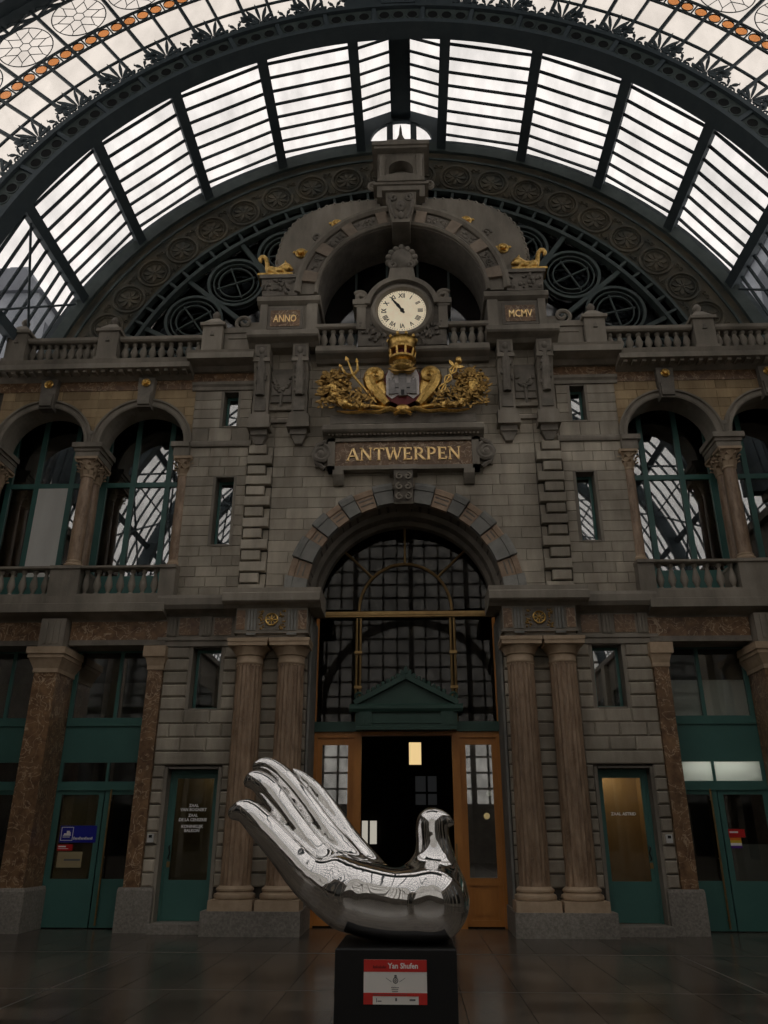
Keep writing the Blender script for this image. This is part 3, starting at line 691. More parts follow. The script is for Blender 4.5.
dotm = mesh_of(B().ylathe([(0.14, YS - 0.008), (0.14, YS + 0.008)], 0, (RD0 + RD1) / 2, 16), 'orange_roundel', 'glass_orange')
dotr = mesh_of(B().ring(0.14, 0.15, YS - 0.015, YS + 0.015, 0, (RD0 + RD1) / 2, 0, 360, 16), 'roundel_rim', 'iron')
dbar = mesh_of(B().box(-0.015, 0.015, YS - 0.02, YS + 0.02, RD0, RD1), 'roundel_bar', 'iron')
for k in range(-NB, NB):
    a = R((k + 0.5) * ST)
    for p in pm: inst(p, 'screen_pane', ceil, (0, 0, ZS), (0, a, 0))
    if abs(k) < 19:
        for q in (-0.25, 0.25):
            aa = R((k + 0.5 + q) * ST); inst(dotm, 'orange_roundel', ceil, (0, 0, ZS), (0, aa, 0)); inst(dotr, 'roundel_rim', ceil, (0, 0, ZS), (0, aa, 0))
        inst(dbar, 'roundel_bar', ceil, (0, 0, ZS), (0, a, 0))
# star tracery
st = B(); rs = 0.69; th = 0.011
st.tube([(rs * math.cos(t * math.pi / 18), YS - 0.02, RST + rs * math.sin(t * math.pi / 18)) for t in range(36)], 0.016, 4, True)
hx = [(0.46 * rs * math.cos(i * math.pi / 3 + 0.3), 0.46 * rs * math.sin(i * math.pi / 3 + 0.3)) for i in range(6)]
ou = [(0.80 * rs * math.cos(i * math.pi / 3 + 0.3 + math.pi / 6), 0.80 * rs * math.sin(i * math.pi / 3 + 0.3 + math.pi / 6)) for i in range(6)]
inn = [(0.22 * rs * math.cos(i * math.pi / 3 + 0.3), 0.22 * rs * math.sin(i * math.pi / 3 + 0.3)) for i in range(6)]
Q = lambda p: (p[0], YS - 0.02, RST + p[1])
for i in range(6):
    st.tube([Q(hx[i]), Q(ou[i])], th, 4); st.tube([Q(ou[i]), Q(hx[(i + 1) % 6])], th, 4); st.tube([Q(inn[i]), Q(inn[(i + 1) % 6])], th, 4); st.tube([Q(inn[i]), Q(hx[i])], th, 4)
    e = (rs * math.cos(i * math.pi / 3 + 0.3 + math.pi / 6), rs * math.sin(i * math.pi / 3 + 0.3 + math.pi / 6)); st.tube([Q(ou[i]), Q(e)], th, 4)
    e = (rs * math.cos(i * math.pi / 3 + 0.3), rs * math.sin(i * math.pi / 3 + 0.3)); st.tube([Q(hx[i]), Q(e)], th, 4)
stm = mesh_of(st, 'star_tracery', 'iron')
xl = B()
for q in (-1.725, 1.725):
    A = lambda a, r: (r * math.sin(R(a)), r * math.cos(R(a)))
    xl.bar(A(q - 1.6, RX0), A(q + 1.6, RX1), 0.045, YS - 0.03, YS + 0.03).bar(A(q + 1.6, RX0), A(q - 1.6, RX1), 0.045, YS - 0.03, YS + 0.03)
xl.box(-0.03, 0.03, YS - 0.04, YS + 0.04, RX0, RX1)
xlm = mesh_of(xl, 'lattice', 'iron')
for k in range(-12, 13):
    a = R(k * 2 * ST + ST)
    inst(sp, 'star_pane', ceil, (0, 0, ZS), (0, a, 0)); inst(xp, 'lattice_pane', ceil, (0, 0, ZS), (0, a, 0))
    if abs(k) < 9: inst(stm, 'star_tracery', ceil, (0, 0, ZS), (0, a, 0))
    inst(xlm, 'lattice', ceil, (0, 0, ZS), (0, a, 0))
# cast-iron cresting: palmettes and scrolls
pl = B(); y0_, y1_ = YS - 0.07, YS - 0.03
for i, a in enumerate((-80, -52, -26, 0, 26, 52, 80)):
    pl.prism(leaf_pts(0.06 * math.sin(R(a)), 10.42 + 0.06 * math.cos(R(a)), R(a), (0.26, 0.40, 0.54, 0.64, 0.54, 0.40, 0.26)[i], 0.08), y0_, y1_)
for s in (-1, 1):
    for (cx, cz, r, t0) in ((0.24, 10.36, 0.11, math.pi), (0.16, 10.50, 0.05, math.pi)):
        pl.tube([(s * x, YS - 0.05, z) for x, z in scroll(cx, cz, r, 1.2, -1, t0)], 0.02, 5)
    pl.prism([(s * x, z) for x, z in leaf_pts(0.30, 10.42, R(60), 0.14, 0.08)], y0_, y1_)
pl.ball((0, YS - 0.06, 10.36), 0.07, 0.04, 0.09)
plm = mesh_of(pl, 'palmette', 'iron')
sg_ = B()
for s in (-1, 1):
    sg_.tube([(s * x, YS - 0.05, z) for x, z in scroll(0.13, 10.35, 0.10, 1.2, -1, math.pi * 0.9)], 0.022, 5)
    sg_.tube([(s * x, YS - 0.05, z) for x, z in ((0.05, 10.28), (0.03, 10.45), (0.10, 10.58), (0.16, 10.64), (0.13, 10.69))], [0.024, 0.024, 0.02, 0.016, 0.012], 5)
    sg_.prism([(s * x, z) for x, z in leaf_pts(0.04, 10.5, R(40), 0.16, 0.07)], y0_, y1_)
sgm = mesh_of(sg_, 'cresting_scroll', 'iron')
lf = B()
for a, l in ((0, 0.30), (-35, 0.22), (35, 0.22), (-75, 0.16), (75, 0.16)): lf.prism(leaf_pts(0, 10.62, R(a), l, 0.10), y0_, y1_)
lf.prism(leaf_pts(0, 10.25, 0, 0.42, 0.11), y0_, y1_)
lfm = mesh_of(lf, 'cresting_sprig', 'iron')
for k in range(-22, 22):
    if k in (-2, -1, 0, 1): continue
    a = (0, R((k + 0.5) * ST), 0)
    if k % 2 == 0: inst(plm, 'palmette', ceil, (0, 0, ZS), a)
    else: inst(sgm, 'cresting_scroll', ceil, (0, 0, ZS), a)
    if k % 2 == 0: inst(lfm, 'cresting_sprig', ceil, (0, 0, ZS), (0, R((k + (2 if k < 0 else -1)) * ST), 0))
# centre post of the screen over the crown
B().box(-0.42, 0.42, YS - 0.15, YS + 0.12, 10.2 + ZC, 14.2 + ZS).build('crown_post', 'iron', ceil)
for s in (-1, 1):
    B().ylathe([(0.20, YS - 0.10), (0.20, YS + 0.1)], s * 1.15, 10.35 + ZS, 16).build('crown_boss', 'iron', ceil)
    B().prism([(s * 0.4, 20.65), (s * 1.1, 20.65), (s * 1.25, 20.8), (s * 0.9, 21.2), (s * 0.4, 21.1)], YS - 0.03, YS + 0.05).build('crown_bracket', 'iron', ceil)
# taller hall roof over the viewer
hv = B()
for y in [-3.05, -8.8, -14.6, -20.4, -26.2, -32, -37.5, -42]: hv.ring(14.2, 14.75, y - 0.2, y + 0.2, 0, 10.4, -90, 90, 48)
for k in range(-12, 13):
    a = R(k * 6.9); r = 14.65
    hv.tube([(r * math.sin(a), -3, 10.4 + r * math.cos(a)), (r * math.sin(a), -42.2, 10.4 + r * math.cos(a))], 0.05 if k % 2 else 0.20, 4)
for i in range(46): hv.ring(14.60, 14.68, -3.9 - i * 0.83, -3.80 - i * 0.83, 0, 10.4, -90, 90, 30)
for i in range(6):
    for s in (-1, 1):
        for a0 in (20.7, 34.5, 48.3, 62.1):
            Pp = lambda a, y: (14.4 * math.sin(R(a)) * s, y, 10.4 + 14.4 * math.cos(R(a)))
            yy = -3.05 - i * 5.8; hv.tube([Pp(a0, yy), Pp(a0 + 13.8, yy - 5.8)], 0.06, 4); hv.tube([Pp(a0 + 13.8, yy), Pp(a0, yy - 5.8)], 0.06, 4)
hv.ring(14.15, 14.85, -2.95, -2.66, 0, 10.42, -90, 90, 60)
hv.build('hall_roof_ribs', 'iron', ceil)
B().ring(14.69, 14.71, -42.2, -8.8, 0, 10.4, -90, 90, 48).build('hall_roof_glass', 'glass_roof', ceil)
for s in (-1, 1): B().ring(14.69, 14.71, -8.8, -2.85, 0, 10.4, *sorted((s * 90, s * 41.4)), 16).build('hall_roof_glass', 'glass_roof', ceil)
B().ring(14.66, 14.76, -8.8, -2.85, 0, 10.4, -41.4, 41.4, 24).build('added_roof_plate', 'iron_green', ceil)  # unseen solid strip, added to darken what the chrome sculpture reflects

# ================================================================== TYMPANUM
YT = 1.2
ty = thing('wall_tympanum', 'dark iron tympanum with medallions and ring tracery behind the clock arch', 'wall', (0, YT, 12.0), kind='structure')
B().ring(8.14, 9.86, YT, YT + 0.15, 0, ZC, -90, 90, 72).build('medallion_band', 'iron_plate', ty)
B().ring(9.58, 9.90, YT - 0.10, YT + 0.02, 0, ZC, -90, 90, 72).build('outer_moulding', 'iron_green', ty)
B().ring(9.30, 9.36, YT - 0.05, YT + 0.02, 0, ZC, -90, 90, 72).build('outer_fillet', 'iron_green', ty)
md = B(); CZ = 8.70
md.tube([(0.43 * math.cos(t * math.pi / 14), -0.02, CZ + 0.43 * math.sin(t * math.pi / 14)) for t in range(28)], 0.045, 5, True)
md.tube([(0.33 * math.cos(t * math.pi / 12), -0.02, CZ + 0.33 * math.sin(t * math.pi / 12)) for t in range(24)], 0.02, 4, True)
for i in range(8):
    a = i * math.pi / 4
    md.prism([(x, z + CZ) for x, z in leaf_pts(0.04 * math.sin(a), 0.04 * math.cos(a), a, 0.25, 0.10)], -0.04, 0.0)
md.ball((0, -0.02, CZ), 0.06, 0.04, 0.06)
mdm = mesh_of(md, 'medallion', 'iron_plate')
fl = B()
for s in (-1, 1): fl.tube([(s * x, -0.02, z) for x, z in scroll(0.08, CZ + 0.33, 0.07, 1.1, -1, math.pi)], 0.018, 4); fl.tube([(s * x, -0.02, z) for x, z in scroll(0.08, CZ - 0.33, 0.07, 1.1, 1, math.pi)], 0.018, 4)
flm = mesh_of(fl, 'medallion_scroll', 'iron_plate')
for k in range(-11, 11):
    a = R((k + 0.5) * 6.86)
    inst(mdm, 'medallion', ty, (0, YT, ZC), (0, a, 0)); inst(flm, 'medallion_scroll', ty, (0, YT, ZC), (0, a + R(3.43), 0))
B().ring(7.70, 7.80, YT - 0.12, YT + 0.1, 0, ZC, -90, 90, 72).build('ladder_ring', 'iron_green', ty); B().ring(8.08, 8.16, YT - 0.10, YT + 0.1, 0, ZC, -90, 90, 72).build('ladder_ring', 'iron_green', ty)
rg = mesh_of(B().box(-0.035, 0.035, -0.08, 0.08, 7.78, 8.1), 'ladder_rung', 'iron_green')
for k in range(-26, 27): inst(rg, 'ladder_rung', ty, (0, YT, ZC), (0, R(k * 3.43), 0))
tr = B(); CR = 6.75
tr.ring(0.71, 0.785, -0.07, 0.07, 0, CR, 0, 360, 36); tr.ring(0.60, 0.63, -0.04, 0.04, 0, CR, 0, 360, 32); tr.ring(0.46, 0.49, -0.04, 0.04, 0, CR, 0, 360, 28)
tr.bar((-0.5, CR + 0.2), (0.5, CR - 0.2), 0.035, -0.03, 0.03).bar((-0.2, CR - 0.5), (0.2, CR + 0.5), 0.035, -0.03, 0.03)
trm = mesh_of(tr, 'ring_tracery', 'iron_green')
sm_ = mesh_of(B().box(-0.06, 0.06, -0.06, 0.06, 5.2, 7.72), 'strut', 'iron_green')
for k in range(-6, 6):
    kk = k if k < 0 else k + 1
    inst(trm, 'ring_tracery', ty, (0, YT, ZC), (0, R(kk * 13.6 + 1.1 * (1 if kk > 0 else -1)), 0))
for k in range(-6, 6): inst(sm_, 'strut', ty, (0, YT, ZC), (0, R((k + 0.5) * 13.6 + (1.1 if k >= 0 else -1.1)), 0))
gl = mesh_of(B().ring(3.0, 8.1, 0.0, 0.02, 0, 0, -6.7, 6.7, 6), 'tympanum_pane', 'glass_dark')
for k in range(-6, 7): inst(gl, 'tympanum_pane', ty, (0, YT + 0.2, ZC), (0, R(k * 13.6), 0))
pts = [(-9.95, 12.0), (9.95, 12.0)] + [(9.95 * math.sin(R(a)), ZC + 9.95 * math.cos(R(a))) for a in [81 - 162 * i / 50 for i in range(51)]]
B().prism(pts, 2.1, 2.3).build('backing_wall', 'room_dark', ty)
B().ring(9.9, 10.1, 1.2, 2.3, 0, ZC, -90, 90, 60).build('edge_band', 'iron', ty)
# ================================================================== WINDOWS AND DOORS
WN = [0]; DN = [0]
def window(label, loc, cat='window'):
    WN[0] += 1
    return thing('window_%d' % WN[0], label, cat, loc, kind='structure')
def door(label, loc):
    DN[0] += 1
    return thing('door_%d' % DN[0], label, 'door', loc, kind='structure')
def frame_rect(parent, x0, x1, z0, z1, y, w=0.06, d=0.07, m='teal', pane='glass_window', vb=(), hb=()):
    for a in ((x0, x0 + w), (x1 - w, x1)): B().box(*a, y, y + d, z0, z1).build('stile', m, parent)
    for a in ((z0, z0 + w), (z1 - w, z1)): B().box(x0 + w, x1 - w, y, y + d, *a).build('rail', m, parent)
    for v in vb: B().box(v - w / 2, v + w / 2, y, y + d, z0 + w, z1 - w).build('mullion', m, parent)
    for h in hb: B().box(x0 + w, x1 - w, y + 0.005, y + d - 0.005, h - w / 2, h + w / 2).build('transom', m, parent)
    xs = [x0 + w] + [q for v in sorted(vb) for q in (v - w / 2, v + w / 2)] + [x1 - w]
    zs = [z0 + w] + [q for v in sorted(hb) for q in (v - w / 2, v + w / 2)] + [z1 - w]
    for i in range(0, len(xs), 2):
        for j in range(0, len(zs), 2):
            B().box(xs[i], xs[i + 1], y + d * 0.45, y + d * 0.55, zs[j], zs[j + 1]).build('pane', pane, parent)
for s, nm in ((-1, 'left'), (1, 'right')):
    X = lambda a, b: sorted((s * a, s * b))
    # small windows of the wing
    for (h, y, ds) in ((W1, 0.26, 'lowest small teal window above the %s side door'), (W2, 0.26, 'tall slit window beside the arcade on the %s'), (W3, 0.26, 'short slit window under the upper cornice on the %s')):
        wd = window(ds % nm, (s * (h[0] + h[1]) / 2, y, h[2] + 0.03))
        a, b = X(h[0] + 0.02, h[1] - 0.02)
        frame_rect(wd, a, b, h[2] + 0.03, h[3] - 0.03, y, w=0.055, d=0.06)
        if h is W1 and s > 0: B().box(a + 0.08, a + 0.16, y + 0.25, y + 0.3, h[2] + 0.1, h[3] - 0.2).build('curtain', 'wood', wd)
        if h is W1: B().box(a + (0.2 if s > 0 else 0.06), a + 0.5, y + 0.3, y + 0.33, h[2] + 0.05, h[3] - 0.45).build('blind', 'room_olive', wd)
    # arcade windows
    for ci, c in enumerate(BC):
        ds = ('tall teal arcade window nearest the clock tower on the %s' if ci == 0 else 'tall teal arcade window at the %s edge of the picture') % nm
        wd = window(ds, (s * c, 0.9, 6.3))
        frame_rect(wd, s * c - 1.17, s * c + 1.17, 7.0, 11.45, 0.90, w=0.12, d=0.10, vb=(s * c - 0.42, s * c + 0.42), hb=(9.41,))
        B().box(s * c - 1.17, s * c + 1.17, 0.9, 1.0, 6.3, 7.0).build('lower_panel', 'teal', wd)
        if ci == 1 and s < 0: B().box(s * c - 0.36, s * c + 0.36, 0.91, 0.93, 7.1, 9.36).build('infill_panel', 'blind', wd)
    # ---------------- side doors with one glazed leaf
    d = door('teal door with %s gold-lit glass beside the paired columns on the %s' % (('dim', 'left') if s < 0 else ('warm', 'right')), (s * 4.175, 0.25, 0.16))
    a, b = X(3.672, 4.678)
    for q in ((a, a + 0.05), (b - 0.05, b)): B().box(*q, 0.25, 0.35, 0.16, 2.85).build('frame', 'teal', d)
    B().box(a + 0.05, b - 0.05, 0.25, 0.35, 2.76, 2.85).build('frame', 'teal', d)
    lf_ = B().box(a + 0.05, b - 0.05, 0.27, 0.32, 0.17, 0.86).box(a + 0.05, a + 0.135, 0.27, 0.32, 0.86, 2.76).box(b - 0.135, b - 0.05, 0.27, 0.32, 0.86, 2.76).box(a + 0.135, b - 0.135, 0.27, 0.32, 2.69, 2.76).build('leaf', 'teal', d)
    B().box(a + 0.135, b - 0.135, 0.29, 0.30, 0.86, 2.69).build('pane', 'glass_door', lf_)
    hx_ = b - 0.11 if s > 0 else a + 0.11
    B().tube([(hx_, 0.27, 1.22), (hx_, 0.20, 1.24), (hx_ - 0.03 * s, 0.19, 1.34), (hx_, 0.20, 1.44), (hx_, 0.27, 1.46)], 0.014, 6).build('handle', 'black', lf_, True)
    B().box(hx_ - 0.03, hx_ + 0.03, 0.255, 0.27, 1.08, 1.18).build('lock_plate', 'bronze', lf_)
    cx = s * 4.175
    lines = [('ZAAL', 2.16), ('VAN BOGAERT', 2.085), ('ZAAL', 1.98), ('DE LA CENSERIE', 1.90), ('KONINKLIJK', 1.78), ('BALKON', 1.705)] if s < 0 else [('ZAAL ASTRID', 2.01)]
    for t, z in lines: text_mb(t, 0.076 if s < 0 else 0.078, cx - (0.0 if s < 0 else 0.02), 0.284, z, 0.004, bold=0.003).build('lettering', 'white', lf_)
    # the small lobby behind that door
    rm = B().box(*X(3.5, 4.9), 1.6, 1.7, 0, 5.6).box(*X(3.5, 3.6), 0.75, 1.6, 0, 5.6).box(*X(4.8, 4.9), 0.75, 1.6, 0, 5.6).box(*X(3.5, 4.9), 0.75, 1.7, 3.1, 3.2).build('wall_lobby_' + nm, 'room_warm' if s > 0 else 'room_olive')
    tag(rm, 'lobby walls seen through the glass of the %s side door' % nm, 'wall', kind='structure')
    lp = thing('ceiling_lamp', 'ceiling lamp of the lobby behind the %s side door' % nm, 'lamp', (cx, 1.2, 2.98))
    B().lathe([(0.05, 3.1), (0.05, 3.06), (0.15, 3.04), (0.15, 3.0)], cx, 1.2, 16).build('lamp_body', 'bronze', lp); B().lathe([(0.14, 3.0), (0.13, 2.97), (0.02, 2.96)], cx, 1.2, 16).build('lamp_glass', 'lamp_warm' if s > 0 else 'lamp_dim', lp)
    # ---------------- teal shop fronts between the piers
    for ci, c in enumerate(BC):
        if ci == 0: ds = 'teal shopfront with double doors %s, between the marble piers' % ('carrying a blue sticker' if s < 0 else 'carrying a rainbow sticker')
        else: ds = 'teal shopfront cut off by the %s edge of the picture' % nm
        d = door(ds, (s * c, 0.55, 0.0))
        y = 0.55; a, b = s * c - 0.98, s * c + 0.98
        B().box(a, b, y, y + 0.1, 3.07, 3.76).build('panel', 'teal', d); B().box(a, b, y - 0.04, y + 0.1, 3.74, 3.84).build('ledge', 'teal', d)
        frame_rect(d, a, b, 3.84, 5.35, y, w=0.07, d=0.08, vb=(s * c,), pane='glass_shop' if s > 0 else 'glass_window')
        frame_rect(d, a, b, 2.60, 3.07, y, w=0.05, d=0.08, vb=(s * c,), pane='glass_frosted' if s > 0 and ci == 0 else 'glass_door')
        B().box(a, b, y - 0.03, y + 0.08, 2.48, 2.61).build('transom_rail', 'teal', d)
        for (p, q) in ((a, s * c - 0.012), (s * c + 0.012, b)):
            l = B().box(p, q, y + 0.01, y + 0.06, 0.02, 0.86).box(p, p + 0.10, y + 0.01, y + 0.06, 0.86, 2.48).box(q - 0.10, q, y + 0.01, y + 0.06, 0.86, 2.48).box(p + 0.10, q - 0.10, y + 0.01, y + 0.06, 2.40, 2.48).build('leaf', 'teal', d)
            B().box(p + 0.10, q - 0.10, y + 0.03, y + 0.04, 0.86, 2.40).build('pane', 'glass_door', l)
        if ci == 0: B().box(*((a + 0.1, s * c - 0.1) if s < 0 else (s * c + 0.1, b - 0.1)), y + 0.12, y + 0.14, 0.3, 2.4 if s < 0 else 1.5).build('glass_tone_panel', 'room_olive' if s < 0 else 'building_grey', d)  # added panel; its flat colour stands in for the lit interior
        hx_ = s * (c - 0.15)
        B().tube([(hx_, y - 0.06, 0.06), (hx_, y - 0.06, 2.50)], 0.02, 8).build('handle_bar', 'bronze', d, True)
        for z in (0.2, 1.25, 2.3): B().tube([(hx_, y - 0.06, z), (hx_, y + 0.02, z)], 0.012, 6).build('handle_bracket', 'bronze', d)
        B().box(a - 0.06, a, y, y + 0.1, 0, 5.35).build('side_post', 'teal', d); B().box(b, b + 0.06, y, y + 0.1, 0, 5.35).build('side_post', 'teal', d)
        B().box(a, b, y + 0.12, y + 0.14, 3.84, 4.65).build('blind', 'blind' if s > 0 else 'room_olive', d)
    # marble piers
    for px_, ds in ((7.30, 'veined brown marble pier between the shopfronts on the %s'), (9.68, 'brown marble pier beyond the %s edge')):
        t = thing('marble_pier', ds % nm, 'pier', (s * px_, 0, 0), 'marble piers of the ground floor')
        B().box(s * px_ - 0.31, s * px_ + 0.31, -0.36, 0.58, 0, 0.68).fbox(s * px_ - 0.31, s * px_ + 0.31, -0.36, 0.58, 0.68, 0.74, 0.92, 0.95).build('plinth', 'granite', t)
        B().box(s * px_ - 0.235, s * px_ + 0.235, -0.30, 0.52, 0.74, 4.72).build('shaft', 'marble', t)
        B().box(s * px_ - 0.26, s * px_ + 0.26, -0.325, 0.52, 4.70, 4.78).fbox(s * px_ - 0.26, s * px_ + 0.26, -0.325, 0.52, 4.78, 4.98, 1.35, 1.2).box(s * px_ - 0.37, s * px_ + 0.37, -0.43, 0.52, 4.98, 5.06).box(s * px_ - 0.40, s * px_ + 0.40, -0.46, 0.52, 5.06, 5.20).build('capital', 'sandstone', t)
    t = thing('marble_pilaster', 'slim veined marble pilaster beside the %s side door' % nm, 'pilaster', (s * 5.1, 0, 0), 'slim pilasters')
    B().box(*X(4.70, 5.36), -0.13, 0.60, 0, 0.70).fbox(*X(4.70, 5.36), -0.13, 0.60, 0.70, 0.75, 0.96, 0.96).build('plinth', 'granite', t)
    B().box(*X(4.97, 5.27), -0.10, 0.58, 0.75, 4.80).build('shaft', 'marble', t)
    B().box(*X(4.95, 5.29), -0.12, 0.58, 4.78, 4.86).fbox(*X(4.95, 5.29), -0.12, 0.58, 4.86, 5.04, 1.25, 1.15).box(*X(4.92, 5.38), -0.20, 0.58, 5.04, 5.26).build('capital', 'sandstone', t)
    # ---------------- paired columns
    pl_ = B().box(*X(1.88, 3.66), -0.62, 0.02, 0, 0.40).build('column_plinth', 'granite'); tag(pl_, 'long granite plinth block under the %s pair of columns' % nm, 'plinth')
    for cx0, ds in ((3.15, 'outer'), (2.31, 'inner')):
        cx, cy = s * cx0, -0.20
        t = thing('column', 'fluted brown marble column, %s of the %s pair by the entrance' % (ds, nm), 'column', (cx, cy, 0.4), 'paired columns of the entrance')
        B().fbox(cx - 0.40, cx + 0.40, -0.60, 0.0, 0.40, 0.575, 0.985, 0.985).build('base_block', 'sandstone', t)
        B().lathe([(0.30, 0.575), (0.37, 0.585), (0.385, 0.62), (0.37, 0.665), (0.335, 0.68), (0.325, 0.70), (0.345, 0.72), (0.345, 0.75), (0.31, 0.78), (0.29, 0.80)], cx, cy, 32).build('base', 'sandstone', t, True)
        sh = B(); n = 80; prof = [(0.285, 0.79), (0.28, 0.9), (0.282, 1.6), (0.281, 1.62), (0.278, 2.5), (0.272, 3.6), (0.262, 4.84)]
        vs = []; fs = []
        for r, z in prof:
            for i in range(n):
                rr = r - (0.016 * (0.5 - 0.5 * math.cos(i * 2 * math.pi * 20 / n)) ** 0.6 if z > 0.85 else 0)
                a = 2 * math.pi * i / n; vs.append((cx + rr * math.cos(a), cy + rr * math.sin(a), z))
        for j in range(len(prof) - 1):
            for i in range(n): fs.append((j * n + i, j * n + (i + 1) % n, (j + 1) * n + (i + 1) % n, (j + 1) * n + i))
        sh.add(vs, fs).build('shaft', 'marble_column', t)
        B().lathe([(0.262, 4.82), (0.28, 4.84), (0.28, 4.87), (0.265, 4.89), (0.268, 4.98), (0.30, 5.0), (0.30, 5.03), (0.36, 5.12), (0.37, 5.16), (0.30, 5.17)], cx, cy, 32).build('capital', 'sandstone', t, True)
        nk = B()
        for i in range(22):
            a = 2 * math.pi * i / 22; nk.ball((cx + 0.262 * math.cos(a), cy + 0.262 * math.sin(a), 4.80), 0.018, None, None, 6, 4)
        nk.build('bead_ring', 'sandstone', t, True)
        B().box(cx - 0.395, cx + 0.395, -0.60, 0.0, 5.16, 5.24).box(cx - 0.41, cx + 0.41, -0.615, 0.0, 5.24, 5.31).build('abacus', 'sandstone', t)
    # ---------------- arcade columns (front and back of the wall) and responds
    def capital(parent, cx, cy, r):
        cp = B().lathe([(r, 9.18), (r * 1.15, 9.20), (r * 1.15, 9.23), (r * 1.0, 9.25), (r * 1.1, 9.40), (r * 1.6, 9.58), (r * 1.7, 9.60)], cx, cy, 20)
        for row, (z0, ln, k0) in enumerate(((9.24, 0.2, 0), (9.34, 0.22, 0.5))):
            for i in range(8):
                a = 2 * math.pi * (i + k0) / 8; rr = r * (1.12 + 0.12 * row)
                P0 = Vector((cx + rr * math.cos(a), cy + rr * math.sin(a), z0)); o_ = Vector((math.cos(a), math.sin(a), 0)); tn = Vector((-math.sin(a), math.cos(a), 0)) * 0.04
                q = [P0 - tn, P0 + tn, P0 + tn * 1.2 + o_ * 0.03 + Vector((0, 0, ln * 0.6)), P0 + o_ * 0.10 + Vector((0, 0, ln * 0.92)), P0 + o_ * 0.13 + Vector((0, 0, ln * 0.75)), P0 - tn * 1.2 + o_ * 0.03 + Vector((0, 0, ln * 0.6))]
                cp.add(q, [(0, 1, 2, 3, 5), (3, 2, 4), (3, 4, 5)])
        for sx in (-1, 1):
            for sy in (-1, 1): cp.tube([(cx + sx * (0.6 * r + x), cy + sy * (0.6 * r + x), z) for x, z in scroll(r * 0.75, 9.58, 0.07, 1.2, -1, math.pi)], 0.018, 5)
        cp.build('capital', 'sandstone', parent)
        B().box(cx - r * 1.85, cx + r * 1.85, cy - r * 1.85, cy + r * 1.85, 9.60, 9.66).build('abacus', 'sandstone', parent)
    for c0, ds in ((7.25, 'between the two arches on the %s'), (9.59, 'at the far %s edge of the arcade')):
        im = B().box(s * c0 - 0.27, s * c0 + 0.27, -0.14, 0.66, 9.66, 9.80).box(s * c0 - 0.30, s * c0 + 0.30, -0.17, 0.66, 9.80, 9.88).box(s * c0 - 0.35, s * c0 + 0.35, -0.22, 0.66, 9.88, 10.0).build('impost', 'stone_trim', WALLS[s])
        for cy, fb in ((0.08, 'front'), (0.46, 'rear')):
            t = thing('arcade_column', '%s marble column of the pair %s' % (fb, ds % nm), 'column', (s * c0, cy, 6.98), 'arcade columns')
            B().box(s * c0 - 0.21, s * c0 + 0.21, cy - 0.19, cy + 0.19, 6.985, 7.05).lathe([(0.16, 7.05), (0.20, 7.06), (0.21, 7.09), (0.19, 7.12), (0.17, 7.14), (0.18, 7.17), (0.16, 7.20)], s * c0, cy, 20).build('base', 'sandstone', t)
            B().lathe([(0.155, 7.18), (0.155, 7.9), (0.15, 8.5), (0.138, 9.2)], s * c0, cy, 24).build('shaft', 'marble_column', t, True)
            capital(t, s * c0, cy, 0.14)
    t = thing('arcade_column', 'engaged marble half column between the arch and the wall with slit windows on the %s' % nm, 'column', (s * 5.02, 0.1, 6.98), 'arcade columns')
    B().box(*X(4.90, 5.18), -0.1, 0.3, 6.985, 7.06).lathe([(0.12, 7.06), (0.15, 7.08), (0.15, 7.12), (0.13, 7.15), (0.13, 7.18)], s * 5.03, 0.08, 20).build('base', 'sandstone', t)
    B().lathe([(0.125, 7.16), (0.125, 8.0), (0.115, 9.2)], s * 5.03, 0.08, 20).build('shaft', 'marble_column', t, True)
    capital(t, s * 5.03, 0.08, 0.11)
    B().box(*X(4.90, 5.26), -0.13, 0.6, 9.66, 9.88).box(*X(4.90, 5.32), -0.18, 0.6, 9.88, 10.0).build('impost', 'stone_trim', WALLS[s])
    # ---------------- balcony balustrades
    bl = mesh_of(B().lathe([(0.06, 0), (0.06, 0.03), (0.035, 0.06), (0.085, 0.20), (0.075, 0.27), (0.035, 0.44), (0.03, 0.47), (0.055, 0.50), (0.06, 0.56)], 0, 0, 12), 'baluster', 'stone_trim', True)
    for (p, q, ds) in ((5.20, 6.93, 'stone balcony balustrade below the arch nearest the centre on the %s'), (7.57, 9.3, 'stone balcony balustrade at the %s edge of the picture')):
        t = thing('balcony_balustrade', ds % nm, 'balustrade', (s * (p + q) / 2, -0.15, 6.3), 'balcony balustrades')
        B().box(*X(p - 0.02, q + 0.02), -0.27, -0.03, 6.30, 6.36).build('base_rail', 'stone_trim', t)
        B().xprism([(-0.26, 6.91), (-0.30, 6.93), (-0.30, 6.975), (0.0, 6.975), (0.0, 6.93), (-0.04, 6.91)], *X(p - 0.02, q + 0.02)).build('hand_rail', 'stone_trim', t)
        n = 7
        for i in range(n): inst(bl, 'baluster', t, (s * (p + (q - p) * (i + 0.5) / n), -0.15, 6.355))
    for (p, q, ds) in ((6.93, 7.57, 'balcony post under the arcade columns on the %s'), (4.86, 5.20, 'end post of the balcony next to the wall with slit windows, %s')):
        t = thing('balcony_post', ds % nm, 'post', (s * (p + q) / 2, -0.15, 6.3), 'balcony posts')
        B().box(*X(p, q), -0.28, 0.60, 6.30, 6.92).build('shaft', 'stone_trim', t); B().box(*X(p - 0.01, q + 0.01), -0.32, 0.62, 6.915, 6.985).build('cap', 'stone_trim', t)
